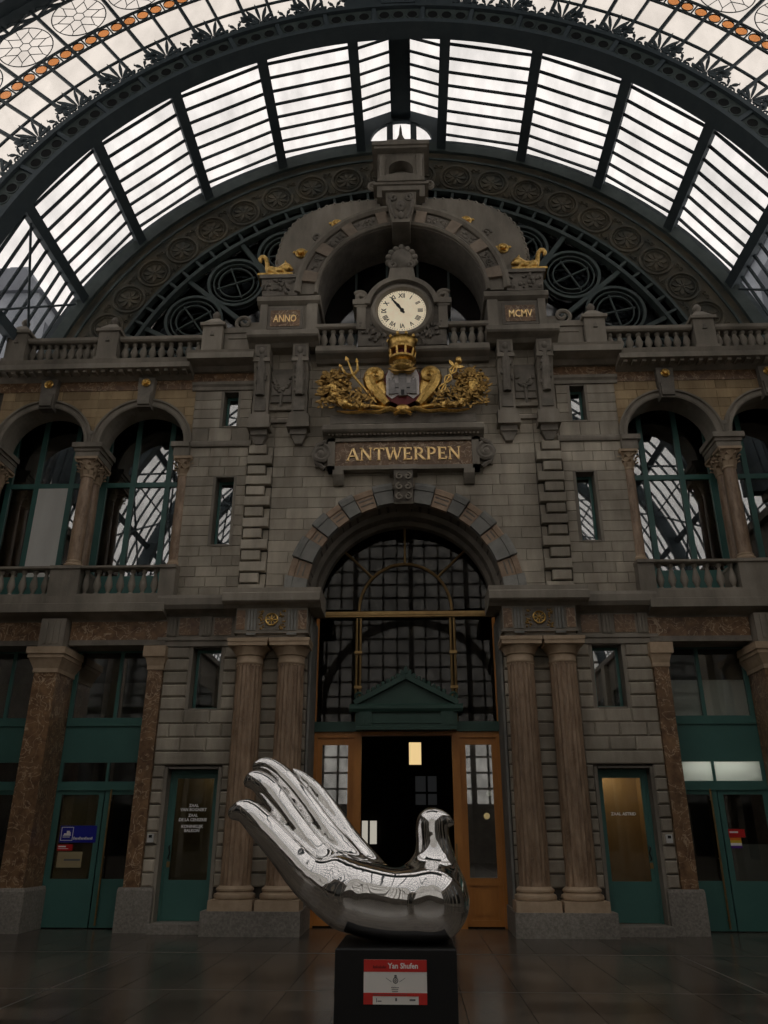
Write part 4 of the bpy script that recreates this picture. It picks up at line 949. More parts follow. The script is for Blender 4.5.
    # ---------------- attic balustrade, posts with pointed caps
    ab = mesh_of(B().lathe([(0.07, 0), (0.07, 0.03), (0.04, 0.06), (0.095, 0.18), (0.08, 0.25), (0.04, 0.38), (0.065, 0.42), (0.065, 0.46)], 0, 0, 12), 'attic_baluster', 'stone_trim', True)
    for (p, q, ds) in ((4.82, 6.82, 'attic balustrade below the ring tracery on the %s'), (7.36, 9.08, 'attic balustrade at the outer %s edge under the roof')):
        t = thing('attic_balustrade', ds % nm, 'balustrade', (s * (p + q) / 2, -0.15, 12.1), 'attic balustrades')
        B().box(*X(p, q), -0.27, 0.0, 12.10, 12.22).build('base_rail', 'stone_trim', t); B().xprism([(-0.28, 12.68), (-0.32, 12.72), (-0.32, 12.80), (0.02, 12.80), (0.02, 12.70)], *X(p, q)).build('hand_rail', 'stone_trim', t)
        n = 9
        for i in range(n): inst(ab, 'attic_baluster', t, (s * (p + (q - p) * (i + 0.5) / n), -0.14, 12.22))
    for (c, zt, ds) in ((4.56, 13.02, 'attic post with pointed cap beside the clock tower on the %s'), (7.09, 12.92, 'attic post with pointed cap between the balustrades on the %s'), (9.33, 12.92, 'outermost attic post with pointed cap on the %s')):
        t = thing('attic_post', ds % nm, 'post', (s * c, -0.1, 12.1), 'attic posts')
        b0 = 12.22 if c < 5 else 12.10
        B().box(s * c - 0.24, s * c + 0.24, -0.36, 0.12, b0, zt).box(s * c - 0.28, s * c + 0.28, -0.40, 0.16, b0, b0 + 0.10).build('shaft', 'stone_trim', t)
        B().box(s * c - 0.30, s * c + 0.30, -0.42, 0.18, zt, zt + 0.08).fbox(s * c - 0.27, s * c + 0.27, -0.39, 0.15, zt + 0.08, zt + 0.32, 0.35, 0.35).build('cap', 'stone_trim', t)
        B().lathe([(0.07, zt + 0.32), (0.05, zt + 0.36), (0.10, zt + 0.43), (0.10, zt + 0.48), (0.05, zt + 0.56), (0.0, zt + 0.60)], s * c, -0.12, 12).build('finial', 'stone_dark', t, True)
        B().fbox(s * c - 0.05, s * c + 0.05, -0.40, -0.34, zt - 0.28, zt - 0.16, 0.3, 1).build('boss', 'stone_dark', t)
    o = B().box(*X(3.45, 4.30), -0.20, 0.3, 12.22, 12.95).box(*X(3.45, 4.32), -0.24, 0.3, 12.90, 13.05).box(*X(3.6, 4.2), -0.23, -0.19, 12.35, 12.42).box(*X(3.6, 4.2), -0.23, -0.19, 12.74, 12.81).box(*X(3.45, 3.75), -0.15, 0.2, 13.05, 13.25)
    o.tube([(s * x, -0.18, z) for x, z in scroll(3.85, 13.22, 0.22, 1.3, 1, -math.pi / 2)], 0.05, 6)
    o = o.build('attic_block', 'stone_trim'); tag(o, 'low attic wall with scroll between post and clock tower on the %s' % nm, 'parapet')

# ================================================================== ENTRANCE GLAZING AND DOORS
eg = window('great arched entrance window with gilt bars above the wooden doors', (0, 1.0, 3.8))
YG = 1.0
def bz(nm_, mb, m='bronze'): return mb.build(nm_, m, eg, True)
bz('transom', B().box(-1.95, 1.95, YG - 0.06, YG + 0.06, 6.13, 6.25).box(-1.95, 1.95, YG - 0.08, YG - 0.05, 6.17, 6.21))
for x in (-1.03, 1.03):
    bz('post', B().tube([(x - 0.04, YG - 0.05, 3.85), (x - 0.04, YG - 0.05, 6.1)], 0.028, 8).tube([(x + 0.04, YG - 0.05, 3.85), (x + 0.04, YG - 0.05, 6.1)], 0.028, 8))
    for z in (4.55, 5.3): bz('post_collar', B().box(x - 0.08, x + 0.08, YG - 0.1, YG, z, z + 0.06))
bz('arch_bar', B().tube([(1.03 * math.cos(t * math.pi / 24), YG - 0.03, 6.27 + 1.09 * math.sin(t * math.pi / 24)) for t in range(25)], 0.034, 8))
for a in (90, 45, 135):
    ca, sa = math.cos(R(a)), math.sin(R(a)); bz('radial_bar', B().tube([(1.03 * ca, YG - 0.03, 6.27 + 1.09 * sa), (1.95 * ca, YG - 0.03, 6.32 + 1.92 * sa)], 0.026, 8))
for s in (-1, 1): bz('edge_post', B().box(*sorted((s * 1.90, s * 1.97)), YG - 0.04, YG + 0.06, 3.8, 6.1), 'wood')
bz('sill_beam', B().box(-1.97, 1.97, YG - 0.1, YG + 0.1, 3.66, 3.86), 'green_dark')
def pane(pts): B().prism(pts, YG, YG + 0.012).build('pane', 'glass_entry', eg)
pane([(-1.9, 3.86), (-1.09, 3.86), (-1.09, 6.06), (-1.9, 6.06)]); pane([(1.09, 3.86), (1.9, 3.86), (1.9, 6.06), (1.09, 6.06)]); pane([(-0.97, 3.86), (0.97, 3.86), (0.97, 6.06), (-0.97, 6.06)])
pane([(1.0, 6.27)] + [(1.0 * math.cos(t * math.pi / 16), 6.27 + 1.06 * math.sin(t * math.pi / 16)) for t in range(17)])
for a0, a1 in ((0, 45), (45, 90), (90, 135), (135, 180)):
    aa = [R(a0 + 1 + (a1 - a0 - 2) * i / 8) for i in range(9)]
    pane([(1.05 * math.cos(t), 6.29 + 1.09 * math.sin(t)) for t in aa] + [(1.94 * math.cos(t), 6.29 + 1.93 * math.sin(t)) for t in reversed(aa)])
# green door hood with pediment
hd_ = thing('door_hood', 'dark green pedimented wooden hood over the open entrance', 'pediment', (0, 0.75, 3.6))
B().box(-1.06, 1.06, 0.72, 0.95, 3.70, 4.05).box(-0.98, 0.98, 0.70, 0.95, 3.80, 3.98).build('frieze', 'green_dark', hd_)
B().xprism([(0.95, 4.03), (0.66, 4.03), (0.62, 4.09), (0.62, 4.15), (0.66, 4.19), (0.95, 4.19)], -1.18, 1.18).build('cornice', 'green_dark', hd_)
B().prism([(-1.0, 4.19), (1.0, 4.19), (0, 4.70)], 0.74, 0.95).build('tympanum', 'green_dark', hd_)
for s in (-1, 1):
    B().bar((s * 1.08, 4.21), (0, 4.76), 0.10, 0.63, 0.95).build('raking_cornice', 'green_dark', hd_)
    v = B().tube([(s * x, 0.72, z) for x, z in scroll(0.98, 4.36, 0.10, 1.3, 1, -math.pi / 2)], 0.03, 6)
    for i in range(7): v.ball((s * (0.80 - i * 0.105), 0.75, 4.45 + i * 0.055), 0.05, 0.04, 0.06, 6, 5)
    v.build('cresting', 'green_dark', hd_, True)
    B().box(*sorted((s * 0.72, s * 0.98)), 0.66, 0.74, 3.72, 4.03).build('console', 'green_dark', hd_)
    B().box(*sorted((s * 0.76, s * 0.82)), 0.64, 0.67, 3.76, 3.99).box(*sorted((s * 0.88, s * 0.94)), 0.64, 0.67, 3.76, 3.99).build('console_fluting', 'green_dark', hd_)
ak = B()
for a, l in ((0, 0.30), (-28, 0.24), (28, 0.24), (-58, 0.2), (58, 0.2)): ak.prism(leaf_pts(0, 4.70, R(a), l, 0.10), 0.70, 0.78)
ak.ball((0, 0.72, 4.76), 0.07, 0.05, 0.07).build('acroterion', 'green_dark', hd_)
mo = B().xprism([(0.85, 3.66), (0.6, 3.66), (0.6, 3.72), (0.85, 3.76)], -1.04, 1.04)
mo.build('lower_moulding', 'green_dark', hd_)
# wooden doors: fixed glazed side panels and posts
for s, nm in ((-1, 'left'), (1, 'right')):
    d = door('orange varnished wooden door panel with long glass pane, %s of the open entrance' % nm, (s * 1.5, 1.0, 0))
    X = lambda a, b: sorted((s * a, s * b))
    B().box(*X(0.94, 1.10), 0.92, 1.10, 0, 3.66).box(*X(0.90, 1.14), 0.88, 1.10, 0, 0.25).build('post', 'wood', d)
    B().box(*X(1.86, 1.95), 0.96, 1.08, 0, 3.66).build('post', 'wood', d)
    B().box(*X(1.10, 1.86), 0.96, 1.08, 3.54, 3.66).build('head', 'wood', d)
    lf_ = B().box(*X(1.10, 1.22), 1.0, 1.06, 0.03, 3.54).box(*X(1.76, 1.86), 1.0, 1.06, 0.03, 3.54).box(*X(1.22, 1.76), 1.0, 1.06, 3.40, 3.54).box(*X(1.22, 1.76), 1.0, 1.06, 0.74, 0.88).box(*X(1.22, 1.76), 1.0, 1.06, 0.03, 0.14).build('leaf', 'wood', d)
    B().box(*X(1.22, 1.76), 1.025, 1.05, 0.14, 0.74).build('lower_panel', 'wood', lf_)
    B().box(*X(1.30, 1.68), 1.01, 1.03, 0.22, 0.66).build('raised_field', 'wood', lf_)
    B().box(*X(1.22, 1.76), 1.025, 1.035, 0.88, 3.40).build('pane', 'glass_window', lf_)
    B().box(*X(0.955, 0.985), 0.86, 0.93, 0.9, 1.5).build('push_bar', 'bronze', d)
o = B().box(-0.94, 0.94, 0.94, 1.08, 3.58, 3.68).build('trim_door_head', 'wood'); tag(o, 'wooden head beam over the open doorway', 'beam', kind='structure')
# things glimpsed in the dark passage
ps = thing('lit_sign', 'tall glowing yellow panel hanging inside the dark entrance hall', 'sign', (0.175, 5.0, 3.3))
B().box(0.02, 0.33, 5.0, 5.06, 3.32, 3.89).build('panel', 'lamp_soft', ps); B().box(0.0, 0.35, 4.99, 5.07, 3.28, 3.33).build('frame', 'black', ps); B().box(0.0, 0.35, 4.99, 5.07, 3.88, 3.93).build('frame', 'black', ps); B().tube([(0.17, 5.03, 3.9), (0.17, 5.03, 5.9)], 0.012, 6).build('rod', 'black', ps)
wl_ = window('small lit far window deep inside the entrance passage', (-1.15, 11.9, 1.3)); frame_rect(wl_, -1.68, -1.05, 1.35, 2.2, 11.88, w=0.07, d=0.06, m='room_dark', pane='lit_pane', vb=(-1.38,))
wl_ = window('faint grey far window above the bird head', (0.55, 11.9, 2.5)); frame_rect(wl_, 0.1, 0.95, 2.55, 3.6, 11.88, w=0.07, d=0.06, m='room_dark', pane='lit_dim', vb=(0.55,), hb=(3.0,))
for (x, y, z, r, m_, ds) in ((1.98, 4.6, 2.62, 0.065, 'lit_pane', 'white globe lamp seen through the right wooden door'), (1.90, 4.6, 2.10, 0.075, 'lamp_globe', 'warm yellow lamp seen through the right wooden door')):
    t = thing('wall_lamp', ds, 'lamp', (x, y, z)); B().ball((x, y, z), r, None, None, 14, 10).build('globe', m_, t, True); B().tube([(x, y, z + r), (x, y, z + r + 0.12), (2.05, y, z + r + 0.12)], 0.015, 6).build('arm', 'black', t)
for s, nm in ((1, 'right'),):
    t = thing('strip_light', 'fluorescent strip light inside the %s shopfront' % nm, 'lamp', (s * 6.1, 0.95, 3.1)); B().box(5.5, 6.9, 0.92, 0.98, 3.05, 3.1).build('tube', 'lamp_white', t); B().box(5.45, 6.95, 0.88, 1.02, 3.1, 3.15).build('housing', 'white', t); B().tube([(6.2, 0.95, 3.15), (6.2, 0.95, 5.9)], 0.01, 5).build('hanger', 'white', t)
# small intercom boxes and stickers
for s, nm in ((-1, 'left'), (1, 'right')):
    t = thing('wall_box', 'small white intercom box on the stone beside the %s side door' % nm, 'box', (s * 4.86, -0.04, 1.52), 'intercom boxes')
    B().box(s * 4.86 - 0.055, s * 4.86 + 0.055, -0.085, -0.03, 1.52, 1.67).build('housing', 'plastic_white', t); B().box(s * 4.86 - 0.03, s * 4.86 + 0.03, -0.09, -0.084, 1.60, 1.65).build('screen', 'black', t)
y = 0.548
t = thing('sticker', 'dark blue sign with framed white pictogram on the left shopfront glass', 'sign', (-6.51, y, 1.51))
B().box(-6.875, -6.145, y, y + 0.008, 1.51, 1.82).build('board', 'blue', t)
ic = B()
for a in ((-6.85, -6.61, 1.545, 1.555), (-6.85, -6.61, 1.785, 1.795), (-6.85, -6.84, 1.545, 1.795), (-6.62, -6.61, 1.545, 1.795), (-6.81, -6.65, 1.635, 1.65), (-6.79, -6.70, 1.65, 1.68), (-6.74, -6.68, 1.68, 1.725), (-6.81, -6.67, 1.605, 1.618), (-6.70, -6.66, 1.65, 1.70)): ic.box(a[0], a[1], y - 0.004, y, a[2], a[3])
ic.build('pictogram', 'white', t); tk = B()
for i in range(13): tk.box(-6.59 + i * 0.03, -6.572 + i * 0.03, y - 0.004, y, 1.565, 1.60 if i % 4 else 1.615)
tk.build('small_print', 'white', t)
t = thing('sticker', 'small red sticker under the blue sign', 'sign', (-6.735, y, 1.36)); B().box(-6.885, -6.585, y, y + 0.006, 1.365, 1.475).build('board', 'red', t); B().box(-6.87, -6.72, y - 0.003, y, 1.425, 1.45).box(-6.87, -6.67, y - 0.003, y, 1.395, 1.405).build('print', 'white', t)
t = thing('sticker', 'yellowed paper notice below the red sticker', 'paper', (-6.615, y, 1.06)); B().box(-6.86, -6.37, y, y + 0.006, 1.06, 1.345).build('sheet', 'paper', t); B().box(-6.72, -6.40, y - 0.003, y, 1.18, 1.215).build('print', 'print_grey', t)
t = thing('sticker', 'red and rainbow sticker on the right shopfront glass', 'sign', (6.33, y, 1.43)); B().box(6.18, 6.49, y, y + 0.006, 1.62, 1.77).build('red_field', 'red', t)
for i, m_ in enumerate(('orange', 'yellow', 'white', 'violet')): B().box(6.19, 6.40, y, y + 0.006, 1.57 - i * 0.047, 1.617 - i * 0.047).build('stripe', m_, t)
B().box(6.20, 6.36, y - 0.003, y, 1.70, 1.73).build('print', 'white', t)
# ================================================================== CLOCK TOWER
# ledge under the clock and central balustrade
o = B().xprism([(0.4, 12.05), (-0.12, 12.05), (-0.2, 12.11), (-0.38, 12.17), (-0.42, 12.21), (-0.42, 12.29), (-0.36, 12.33), (0.4, 12.33)], -2.05, 2.05).build('trim_ledge', 'stone_trim'); tag(o, 'projecting stone ledge carrying the clock and its balustrades', 'ledge', kind='structure')
cb = mesh_of(B().lathe([(0.07, 0), (0.07, 0.03), (0.04, 0.06), (0.095, 0.20), (0.08, 0.27), (0.04, 0.40), (0.065, 0.44), (0.065, 0.49)], 0, 0, 12), 'clock_baluster', 'stone_trim', True)
for s, nm in ((-1, 'left'), (1, 'right')):
    X = lambda a, b: sorted((s * a, s * b))
    t = thing('clock_balustrade', 'short balustrade %s of the clock' % nm, 'balustrade', (s * 1.58, -0.25, 12.33), 'clock balustrades')
    B().box(*X(1.1, 2.05), -0.36, -0.12, 12.33, 12.39).build('base_rail', 'stone_trim', t); B().xprism([(-0.36, 12.87), (-0.40, 12.90), (-0.40, 12.98), (-0.08, 12.98), (-0.08, 12.89)], *X(1.1, 2.05)).build('hand_rail', 'stone_trim', t)
    for i in range(4): inst(cb, 'clock_baluster', t, (s * (1.24 + i * 0.21), -0.24, 12.385))
    # tower pedestal with gilt inscription
    t = thing('tower_pedestal', 'stone pedestal with gilt inscription plate at the %s foot of the clock arch' % nm, 'pedestal', (s * 2.75, 0, 12.42))
    B().xprism([(0.6, 12.40), (-0.30, 12.40), (-0.42, 12.46), (-0.62, 12.50), (-0.66, 12.54), (-0.66, 12.66), (-0.58, 12.72), (0.6, 12.72)], *X(1.97, 3.66)).build('cornice', 'stone_trim', t)
    B().box(*X(2.05, 3.44), -0.32, 0.95, 12.72, 13.62).build('body', 'stone_trim', t)
    for q in ((2.05, 2.30), (3.26, 3.44)): B().box(*X(*q), -0.38, -0.30, 12.74, 13.60).build('corner_strip', 'stone_trim', t)
    B().box(*X(2.40, 3.25), -0.35, -0.31, 12.90, 13.52).build('plate_frame', 'stone_dark', t)
    B().box(*X(2.47, 3.18), -0.365, -0.345, 12.97, 13.43).build('plate', 'marble', t)
    lt = text_mb('ANNO' if s < 0 else 'MCMV', 0.29, 0, -0.37, 13.09, 0.015, bold=0.003)
    hw = max(abs(v_[0]) for v_ in lt.v); lt.v = [(s * 2.825 + x_ * 0.285 / hw, y_, z_) for x_, y_, z_ in lt.v]; lt.build('lettering', 'gilt_letter', t)
    B().xprism([(0.95, 13.60), (-0.34, 13.60), (-0.44, 13.66), (-0.46, 13.76), (-0.38, 13.84), (0.95, 13.84)], *X(1.98, 3.52)).build('upper_cornice', 'stone_trim', t)
    B().fbox(*X(2.55, 3.42), -0.40, 0.9, 13.84, 14.36, 1.06, 1.0).box(*X(2.52, 3.50), -0.46, 0.9, 14.34, 14.44).build('lion_block', 'stone_dark', t)
    fo = B()
    for i in range(26): fo.ball((s * random.uniform(2.6, 3.42), -0.42, random.uniform(13.92, 14.30)), random.uniform(0.03, 0.06), 0.04, random.uniform(0.03, 0.07), 6, 4)
    fo.build('carved_foliage', 'stone_dark', t, True)
    # paired consoles below
    for cx, ds in ((3.31, 'outer'), (2.40, 'inner')):
        t = thing('console', 'tall carved stone console, %s of the %s pair under the clock tower' % (ds, nm), 'console', (s * cx, -0.1, 9.9), 'carved consoles')
        a, b = s * cx - 0.18, s * cx + 0.18
        B().xprism([(0.05, 10.64), (-0.22, 10.64), (-0.24, 11.2), (-0.30, 11.7), (-0.42, 11.95), (-0.42, 12.42), (0.05, 12.42)], a, b).build('body', 'stone_trim', t)
        B().box(a - 0.02, b + 0.02, -0.46, 0.0, 11.93, 12.02).build('collar', 'stone_trim', t)
        B().box(a + 0.05, b - 0.05, -0.45, -0.40, 12.08, 12.36).build('panel', 'stone_dark', t); B().box(a + 0.05, b - 0.05, -0.26, -0.2, 10.72, 11.05).build('panel', 'stone_dark', t)
        fo = B()
        for i in range(20): fo.ball((random.uniform(a + 0.06, b - 0.06), -0.30 - 0.1 * (i / 20), 11.15 + 0.7 * i / 20), random.uniform(0.025, 0.05), 0.05, random.uniform(0.03, 0.07), 6, 4)
        fo.tube([(s * cx, -0.29, 11.1), (s * cx, -0.34, 11.5), (s * cx, -0.38, 11.9), (s * cx, -0.42, 12.2)], [0.1, 0.1, 0.1, 0.05], 8); fo.ball((s * cx, -0.46, 12.22), 0.07, 0.05, 0.09)
        fo.build('carving', 'stone_dark', t, True)
        B().box(a - 0.06, b + 0.06, -0.28, 0.05, 10.34, 10.62).box(a - 0.08, b + 0.08, -0.32, 0.05, 10.26, 10.36).build('foot', 'stone_trim', t)
        B().fbox(s * cx - 0.08, s * cx + 0.08, -0.12, 0.05, 9.92, 10.12, 2.2, 1.6).box(s * cx - 0.19, s * cx + 0.19, -0.21, 0.05, 10.12, 10.26).build('drop', 'stone_dark', t)
    t = thing('festoon', 'carved stone garland between the consoles on the %s' % nm, 'relief', (s * 2.86, -0.1, 11.0))
    B().box(*X(2.62, 3.10), -0.06, 0.02, 11.05, 11.95).build('panel', 'stone_dark', t)
    fo = B()
    for i in range(34):
        u = random.uniform(-1, 1); fo.ball((s * 2.86 + 0.21 * u, -0.10, 11.35 + 0.32 * u * u + random.uniform(-0.08, 0.08)), random.uniform(0.03, 0.055), 0.05, random.uniform(0.03, 0.06), 6, 4)
    for i in range(8): fo.ball((s * 2.86, -0.09, 11.28 - 0.05 * i), 0.05 * (1 - i / 12), 0.04, 0.05, 6, 4)
    fo.box(s * 2.86 - 0.235, s * 2.86 + 0.235, -0.095, -0.05, 11.22, 11.78).box(s * 2.86 - 0.04, s * 2.86 + 0.04, -0.09, -0.05, 10.88, 11.3)
    fo.build('garland', 'stone_dark', t, True)
    B().box(*X(2.60, 3.12), -0.10, 0.03, 10.82, 10.90).build('moulding', 'stone_trim', t); B().box(*X(2.60, 3.12), -0.08, 0.03, 10.5, 10.58).build('moulding', 'stone_trim', t)

# the arch above the clock
ARZ, ARI, ARM = 13.92, 2.06, 2.60
ca = thing('clock_arch', 'round carved stone arch with gilded bosses framing the clock niche', 'arch', (0, 0.2, 13.84))
B().arc([(ARI, -0.38), (ARI + 0.05, -0.42), (ARI + 0.09, -0.40), (ARI + 0.09, -0.34), (ARM - 0.12, -0.34), (ARM - 0.12, -0.42), (ARM - 0.05, -0.48), (ARM + 0.02, -0.48), (ARM + 0.02, 0.95), (ARI, 0.95)], 0, ARZ, -90, 90, 48).build('archivolt', 'stone_trim', ca)
ang = [9, 15.5, 31, 38, 52.5, 60, 74.5, 82]
for s in (-1, 1):
    for i in range(0, 8, 2):
        a, b = sorted((s * ang[i], s * ang[i + 1])); B().arc([(ARI + 0.06, -0.30), (ARI + 0.06, -0.425), (ARM - 0.10, -0.425), (ARM - 0.10, -0.30)], 0, ARZ, a, b, 3).build('voussoir', 'stone_warm', ca)
    for i in range(1, 7, 2):
        a, b = sorted((s * (ang[i] + 1), s * (ang[i + 1] - 1))); p = B().ring(ARI + 0.13, ARM - 0.16, -0.365, -0.33, 0, ARZ, a, b, 5).build('relief_panel', 'stone_dark', ca)
        fo = B()
        for k in range(20):
            q = R(random.uniform(a + 1, b - 1)); r = random.uniform(ARI + 0.18, ARM - 0.20); fo.ball((r * math.sin(q), -0.37, ARZ + r * math.cos(q)), random.uniform(0.02, 0.05), 0.03, random.uniform(0.02, 0.05), 6, 4)
        fo.build('relief', 'stone_dark', p, True)
HP = [(3.06, 14.40), (3.16, 15.25), (3.02, 15.95), (2.74, 16.40), (2.42, 16.66), (1.85, 16.94), (1.2, 17.04), (0.55, 17.06)]
for s in (-1, 1):
    pts = [(s * x, z) for x, z in HP] + [(s * ARM * math.sin(R(a)), ARZ + ARM * math.cos(R(a))) for a in range(12, 81, 4)]
    h = B().prism(pts, -0.12, 0.9).build('hood', 'stone_trim', ca)
    cr_ = B()
    for (x0, z0), (x1, z1) in zip(HP[:-1], HP[1:]):
        n = max(2, int(math.hypot(x1 - x0, z1 - z0) / 0.17))
        for i in range(n):
            u = (i + 0.5) / n; cr_.ball((s * (x0 + (x1 - x0) * u), 0.05, z0 + (z1 - z0) * u), 0.09, 0.2, 0.09, 8, 6)
    cr_.build('scalloped_edge', 'stone_trim', h, True)
    for i, (a, r) in enumerate(((35.5, 2.86), (61, 2.92))):
        x, z = s * r * math.sin(R(a)), ARZ + r * math.cos(R(a))
        gb_ = B().ylathe([(0.14, -0.12), (0.15, -0.17), (0.11, -0.20), (0.05, -0.16), (0.05, -0.24), (0, -0.25)], x, z, 14)
        for q in (-1, 1): gb_.ball((x + q * 0.16, -0.15, z + 0.04), 0.06, 0.03, 0.04, 6, 4)
        gb_.build('gilded_boss', 'gold', h, True)
    for a, r in ((48, 2.9), (22, 2.8)): B().tube([(x, -0.14, z) for x, z in scroll(s * r * math.sin(R(a)), ARZ + r * math.cos(R(a)), 0.13, 1.4, s, 0)], 0.035, 5).build('scroll_relief', 'stone_dark', h, True)
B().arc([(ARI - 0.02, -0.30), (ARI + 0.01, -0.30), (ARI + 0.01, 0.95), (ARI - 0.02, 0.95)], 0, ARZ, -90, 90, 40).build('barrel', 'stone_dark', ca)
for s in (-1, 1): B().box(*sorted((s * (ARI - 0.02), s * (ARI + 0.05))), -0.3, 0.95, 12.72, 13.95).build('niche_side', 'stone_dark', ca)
nw = window('dark glazed back of the clock niche', (0, 0.95, 12.46))
for k in range(5):
    a, b = -2.04 + k * 0.816, -2.04 + (k + 1) * 0.816
    pts = [(a + 0.03, 12.46), (b - 0.03, 12.46)] + [(x, ARZ + math.sqrt(max(0.0, 2.05 ** 2 - x * x))) for x in [b - 0.03 + (a - b + 0.06) * i / 6 for i in range(7)]]
    B().prism(pts, 0.98, 0.99).build('pane', 'glass_dark', nw)
for k in range(1, 5):
    x = -2.04 + k * 0.816; B().box(x - 0.03, x + 0.03, 0.95, 1.02, 12.46, ARZ + math.sqrt(2.05 ** 2 - x * x)).build('mullion', 'iron_green', nw)
# keystone group, aedicule and finial
ks = thing('arch_keystone', 'large carved keystone with scroll mask at the top of the clock arch', 'keystone', (0, -0.5, 15.8))
B().prism([(-0.22, 15.84), (0.22, 15.84), (0.40, 16.85), (-0.40, 16.85)], -0.62, 0.2).build('body', 'stone_trim', ks)
B().box(-0.48, 0.48, -0.70, 0.2, 16.80, 16.92).build('cap', 'stone_trim', ks)
k = B()
for s in (-1, 1):
    k.tube([(s * x, -0.64, z) for x, z in scroll(0.20, 16.62, 0.12, 1.4, -1, math.pi / 2)], 0.04, 6); k.tube([(s * 0.30, -0.64, 16.5), (s * 0.24, -0.66, 16.2), (s * 0.14, -0.64, 15.95)], [0.05, 0.04, 0.03], 6)
k.ball((0, -0.64, 16.32), 0.13, 0.08, 0.17).ball((0, -0.71, 16.30), 0.03, 0.04, 0.05).ball((0, -0.64, 16.03), 0.08, 0.06, 0.12).build('mask', 'stone_dark', ks, True)
ae = thing('aedicule', 'small stone aedicule with arched niche and spire above the keystone', 'aedicule', (0, 0, 16.92))
B().box(-0.62, 0.62, -0.35, 0.6, 16.92, 17.36).build('base', 'stone_trim', ae)
B().box(-0.72, 0.72, -0.40, 0.6, 17.30, 17.38).prism([(-0.62, 17.38), (0.62, 17.38)] + [(0.62 * math.cos(R(a)), 17.38 + 0.26 * math.sin(R(a))) for a in range(10, 171, 10)], -0.44, -0.2).build('segmental_pediment', 'stone_trim', ae)
pts = [(-0.62, 17.4), (-0.62, 18.52), (0.62, 18.52), (0.62, 17.4), (0.32, 17.4)] + [(0.32 * math.cos(R(a)), 17.95 + 0.30 * math.sin(R(a))) for a in range(0, 181, 15)] + [(-0.32, 17.4)]
B().prism(pts, -0.26, 0.5).build('body', 'stone_trim', ae)
B().box(-0.4, 0.4, 0.1, 0.2, 17.4, 18.4).build('niche_back', 'stone_dark', ae)
for s in (-1, 1): B().lathe([(0.10, 17.40), (0.08, 17.5), (0.08, 18.2), (0.11, 18.3)], s * 0.48, -0.32, 12).build('colonnette', 'stone_trim', ae, True); B().tube([(s * x, -0.15, z) for x, z in scroll(0.72, 17.5, 0.14, 1.2, 1, -math.pi / 2)], 0.05, 6).build('volute', 'stone_trim', ae, True)
B().box(-0.70, 0.70, -0.45, 0.55, 18.50, 18.58).box(-0.76, 0.76, -0.50, 0.55, 18.58, 18.70).build('cornice', 'stone_trim', ae)
B().fbox(-0.55, 0.55, -0.40, 0.5, 18.70, 19.05, 0.62, 0.62).build('roof', 'stone_trim', ae)
B().lathe([(0.26, 19.02), (0.24, 19.08), (0.12, 19.15), (0.14, 19.22), (0.10, 19.3), (0.05, 19.45), (0.03, 19.7), (0.0, 19.86)], 0, 0.0, 14).build('finial', 'stone_dark', ae, True)

# ---------------- clock
ch = thing('clock_house', 'carved stone housing with scroll shoulders and crown around the clock', 'clock housing', (0, -0.1, 12.46))
pts = [(-1.06, 12.46), (1.06, 12.46), (1.06, 13.58), (0.9, 13.62)] + [(0.88 * math.cos(R(a)), 13.52 + 0.88 * math.sin(R(a))) for a in range(8, 173, 8)] + [(-0.9, 13.62), (-1.06, 13.58)]
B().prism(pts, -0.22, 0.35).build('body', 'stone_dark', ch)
for s in (-1, 1):
    B().box(*sorted((s * 0.84, s * 1.20)), -0.32, 0.3, 13.60, 13.74).box(*sorted((s * 0.86, s * 1.16)), -0.29, 0.3, 13.54, 13.60).box(*sorted((s * 0.88, s * 1.10)), -0.28, 0.0, 12.9, 13.54).build('shoulder', 'stone_trim', ch)
    B().tube([(s * x, -0.15, z) for x, z in scroll(1.02, 13.92, 0.17, 1.4, 1, math.pi * 0.2)], 0.06, 6).build('shoulder_scroll', 'stone_trim', ch, True)
    fo = B()
    for i in range(34):
        a = R(random.uniform(200, 262) if s < 0 else random.uniform(278, 340)); r = random.uniform(0.80, 1.15); x, z = r * math.cos(a), 13.42 + r * 0.95 * math.sin(a)
        if abs(x) < 1.08 and z > 12.4: fo.ball((x, -0.25, z), random.uniform(0.03, 0.07), 0.05, random.uniform(0.03, 0.07), 6, 4)
    fo.build('carved_foliage', 'stone_dark', ch, True)
B().arc([(0.78, -0.36), (0.90, -0.36), (0.90, -0.15), (0.78, -0.15)], 0, 13.50, -84, 84, 28).build('hood_mould', 'stone_trim', ch)
B().fbox(-0.34, 0.34, -0.28, 0.15, 14.38, 14.72, 0.85, 0.9).build('crown_base', 'stone_trim', ch)
co = B().ball((0, -0.06, 15.06), 0.31, 0.24, 0.36, 14, 10).ball((0, -0.06, 15.50), 0.09, 0.09, 0.10)
for i in range(9):
    a = R(-100 + 25 * i); co.ball((0.34 * math.sin(a), -0.14, 15.04 + 0.38 * math.cos(a)), 0.085, 0.08, 0.085, 8, 6)
for s in (-1, 1): co.tube([(s * x, -0.22, z) for x, z in scroll(0.22, 14.85, 0.11, 1.3, -1, math.pi / 2)], 0.04, 6)
co.build('shell_crown', 'stone_dark', ch, True)
ck = thing('clock', 'round cream clock face with black Roman numerals in the central niche', 'clock', (0, -0.25, 12.9))
CC = 13.42
B().ylathe([(0.60, -0.22), (0.62, -0.30), (0.66, -0.34), (0.72, -0.34), (0.76, -0.28), (0.78, -0.22)], 0, CC, 40).build('frame_ring', 'stone_trim', ck, True)
B().ylathe([(0.585, -0.222), (0.585, -0.262)], 0, CC, 48).build('dial', 'clock_white', ck)
